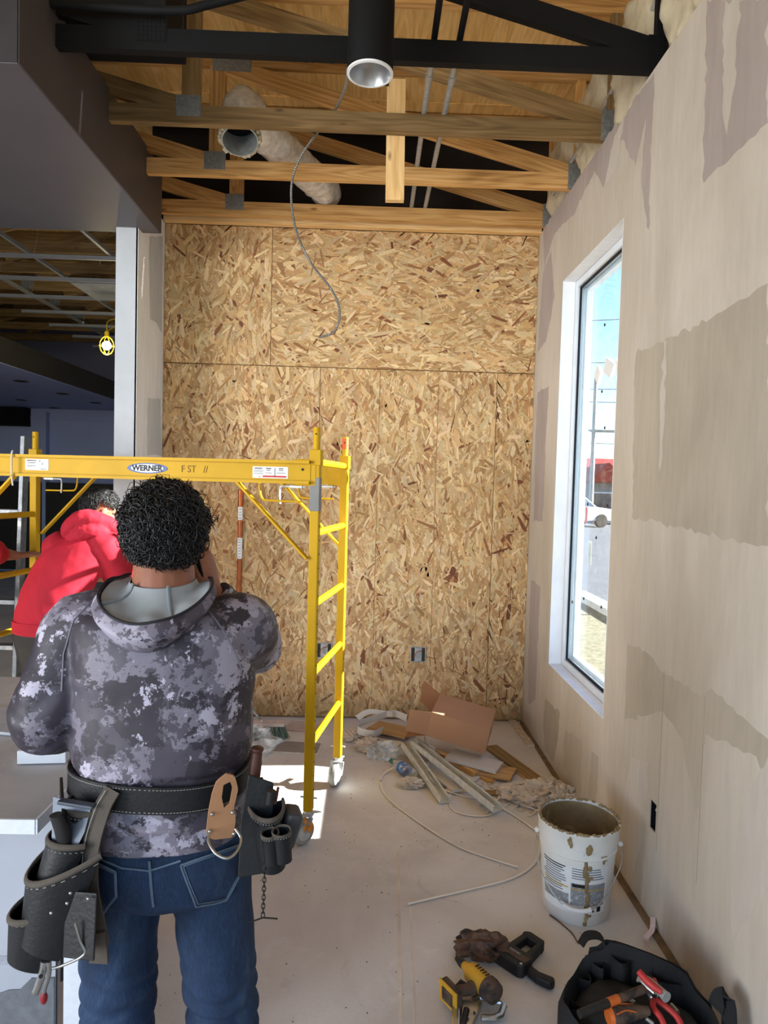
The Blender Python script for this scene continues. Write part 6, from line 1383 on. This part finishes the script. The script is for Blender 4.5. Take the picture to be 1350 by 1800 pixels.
for P, z in ((I_, 0), (O_, 0), (O_, .006), (I_, .006)): rr.append(mb.ring([fr_h @ V((p.x, p.y, z)) for p in P]))
mb.skinrings(rr, closed=True).build('leather_plate', M_tan, hh, bevel=0, smooth=30)
for q in ((368, 1458), (372, 1428), (408, 1425), (410, 1462)):
    x_, y_ = onp(*q); MB().ball(fr_h @ V((x_, y_, .008)), (.004, .004, .004), 10, 6).build('rivet', M_chr, hh, smooth=80)
rg = [fr_h @ V((*onp(*q), .012+h)) for q, h in (((366, 1460), 0), ((364, 1470), .012), ((374, 1480), .035), ((392, 1484), .045), ((410, 1476), .035), ((420, 1464), .015), ((412, 1452), 0))]
MB().tube(smoothpath(rg, 5), .0028, 8).build('steel_ring', M_chr, hh, smooth=60)
# right pouch
rp = empty('right_pouch', (-.22, 1.38, .9)); setparent(rp, bt_); RO = V((.80, -.60, 0)).normalized(); RU = V((-.10, -.02, 1)).normalized()
pl_ = [(-.022, .045), (.03, .03), (.036, -.03), (.03, -.15), (-.022, -.16), (-.028, -.05)]
MB().prism(pl_, .006, frame(atY(452, 1400, 1.362), (1, .12, -.08), (.12, -1, .1))).build('back_plate', M_leath, rp, bevel=.002)
cup('holster', atY(466, 1418, 1.355)+V((0, .012, .0)), V((.35, -.94, 0)), RU, .07, .055, .125, M_leath, rp, .08, .85)
for q, w_ in (((472, 1456), .034), ((492, 1452), .036)): cup('tool_loop', atY(*q, 1.315), V((.3, -.95, 0)), RU, w_, w_, .062, M_leath, rp, .06, .9, .003, full=True)
o = MB().box(atY(508, 1452, 1.36), (.034, .05, .075), rotm(.1, .25, .35)).build('tape_measure', mat('dark_grey_plastic', C(60, 60, 62), .5), None, bevel=.008); tag(o, 'dark grey tape measure clipped beside the right pouch', 'tape measure', G3)
M_hnd = mat('brown_wooden_handle', C(78, 44, 34), .5, var=.2, vs=14)
o = MB().tube(smoothpath([atY(443, 1405, 1.39), atY(446, 1375, 1.392), atY(450, 1340, 1.394), atY(452, 1322, 1.395), atY(453, 1314, 1.395)], 4), [.011]*5+[.0125]*4+[.0115]*3+[.0105, .012, .0135, .0135, .012][:5], 12).build('claw_hammer', M_hnd, None, smooth=60); tag(o, 'brown wooden hammer handle rising from the right pouch', 'hammer', G3)
for k, (a, b, r_, m, lab, y_) in enumerate((((456, 1400), (460, 1367), .0035, M_hnd, 'thin dark red rod standing behind the right pouch', 1.372), ((484, 1412), (489, 1384), .003, M_hnd, 'thin dark red rod at the outer side of the right pouch', 1.345), ((474, 1412), (477, 1390), .0095, M_tblk, 'black marker with pale band in the right pouch', 1.338))):
    o = MB().tube([atY(*a, y_), atY(*b, y_)], r_, 12).build('rod' if k < 2 else 'marker', m, None, smooth=50); tag(o, lab, 'tool', G3)
ch = empty('belt_chain', atY(463, 1560, 1.31), 'steel chain with a T-bar dangling from the right pouch', 'chain', G3)
P = smoothpath([atY(*q, 1.312) for q in ((466, 1512), (464, 1545), (463, 1580), (462, 1612))], 4)
for k in range(13):
    c_ = P[0].lerp(P[-1], (k+.5)/13); w_ = V((.0035, 0, 0)) if k % 2 == 0 else V((0, .0035, 0))
    MB().tube([c_+w_*cos(t)+V((0, 0, .0068*sin(t))) for t in [2*pi*i/12 for i in range(12)]], .0011, 5, closed=True).build('link', M_tblk, ch, smooth=60)
MB().tube([atY(437, 1622, 1.312), atY(462, 1613, 1.312), atY(488, 1615, 1.312)], .0016, 6).build('t_bar', M_tblk, ch, smooth=60)
# ================================================================== COUNTER at lower left
M_slab = mat('dusty_worktop', C(172, 171, 172), .6, var=.16, vs=5, col2=C(206, 206, 206), thr=.55); M_quartz = mat('white_quartz_edge', C(214, 216, 222), .5, var=.05, vs=60, col2=C(120, 116, 112), thr=.74)
ct = empty('counter', (-1.4, 2.0, 0), 'half built counter with white edged dusty worktop at lower left', 'counter')
sl = MB().box((-1.545, 1.945, .905), (1.70, 1.02, .030)).build('worktop', M_slab, ct, bevel=.002)
MB().box((-1.545, 1.4315, .905), (1.702, .006, .0315)).build('front_edge', M_quartz, sl); MB().box((-.692, 1.945, .905), (.006, 1.03, .0315)).build('side_edge', M_quartz, sl)
M_pan = mat('pale_cement_board', C(162, 164, 172), .8, var=.07, vs=4)
MB().box((-1.55, 2.08, .444), (1.60, .74, .888)).build('base', M_pan, ct)
MB().box((-1.60, 1.7035, .444), (1.66, .011, .886)).build('front_board', M_pan, ct); MB().box((-.757, 1.703, .444), (.014, .012, .886)).build('board_gap', mat('rough_brown_edge', C(84, 70, 62), .9), ct); MB().box((-.715, 1.695, .444), (.055, .026, .886)).build('corner_post', M_quartz, ct)
MB().box((-.7465, 1.86, .80), (.012, .05, .12)).build('wood_block', M_pine, ct)
r = random.Random(5); mb = MB(); top = []
for k in range(40): top.append((-1.9+1.128*k/39, .62+.02*sin(k*.7)+r.uniform(-.012, .012)-.0*k))
tz = atY(50, 1735, 1.697).z; top = [(x, z-.62+tz) for x, z in top]; P = [V((x, 1.6975, z)) for x, z in top]+[V((-.772, 1.6975, .02)), V((-1.9, 1.6975, .02))]; n = len(P); mb.v = [tuple(p) for p in P]+[tuple(p-V((0, .003, 0))) for p in P]; mb.f = [tuple(range(n)), tuple(range(2*n-1, n-1, -1))]+[(i, (i+1) % n, (i+1) % n+n, i+n) for i in range(n)]
mb.build('thinset_coat', mat('grey_thinset', C(104, 106, 110), .9, var=.2, vs=30, bmp=.5, bs=60), ct)
p = atY(22, 1688, 1.697); MB().box((p.x-.06, 1.6975, p.z), (.2, .002, .022)).build('mesh_tape', mat('grey_mesh_tape', C(150, 152, 160), .8, var=.2, vs=200), ct)
p = atZ(72, 1342, .922); o = MB().box(p+V((0, .03, .018)), (.118, .07, .034), rotm(0, 0, .10)).build('drywall_offcut', mat('white_gypsum', C(206, 208, 214), .8, var=.05), None, bevel=.002); tag(o, 'small white drywall offcut lying on the worktop', 'offcut')
tag(MB().box(atZ(20, 1290, .924)+V((-.1, .1, .004)), (.30, .18, .008), rotm(0, 0, -.2)).build('worktop_sheet', mat('grey_sheet', C(168, 170, 176), .7), None), 'thin grey sheet lying on the worktop behind the offcut', 'sheet')
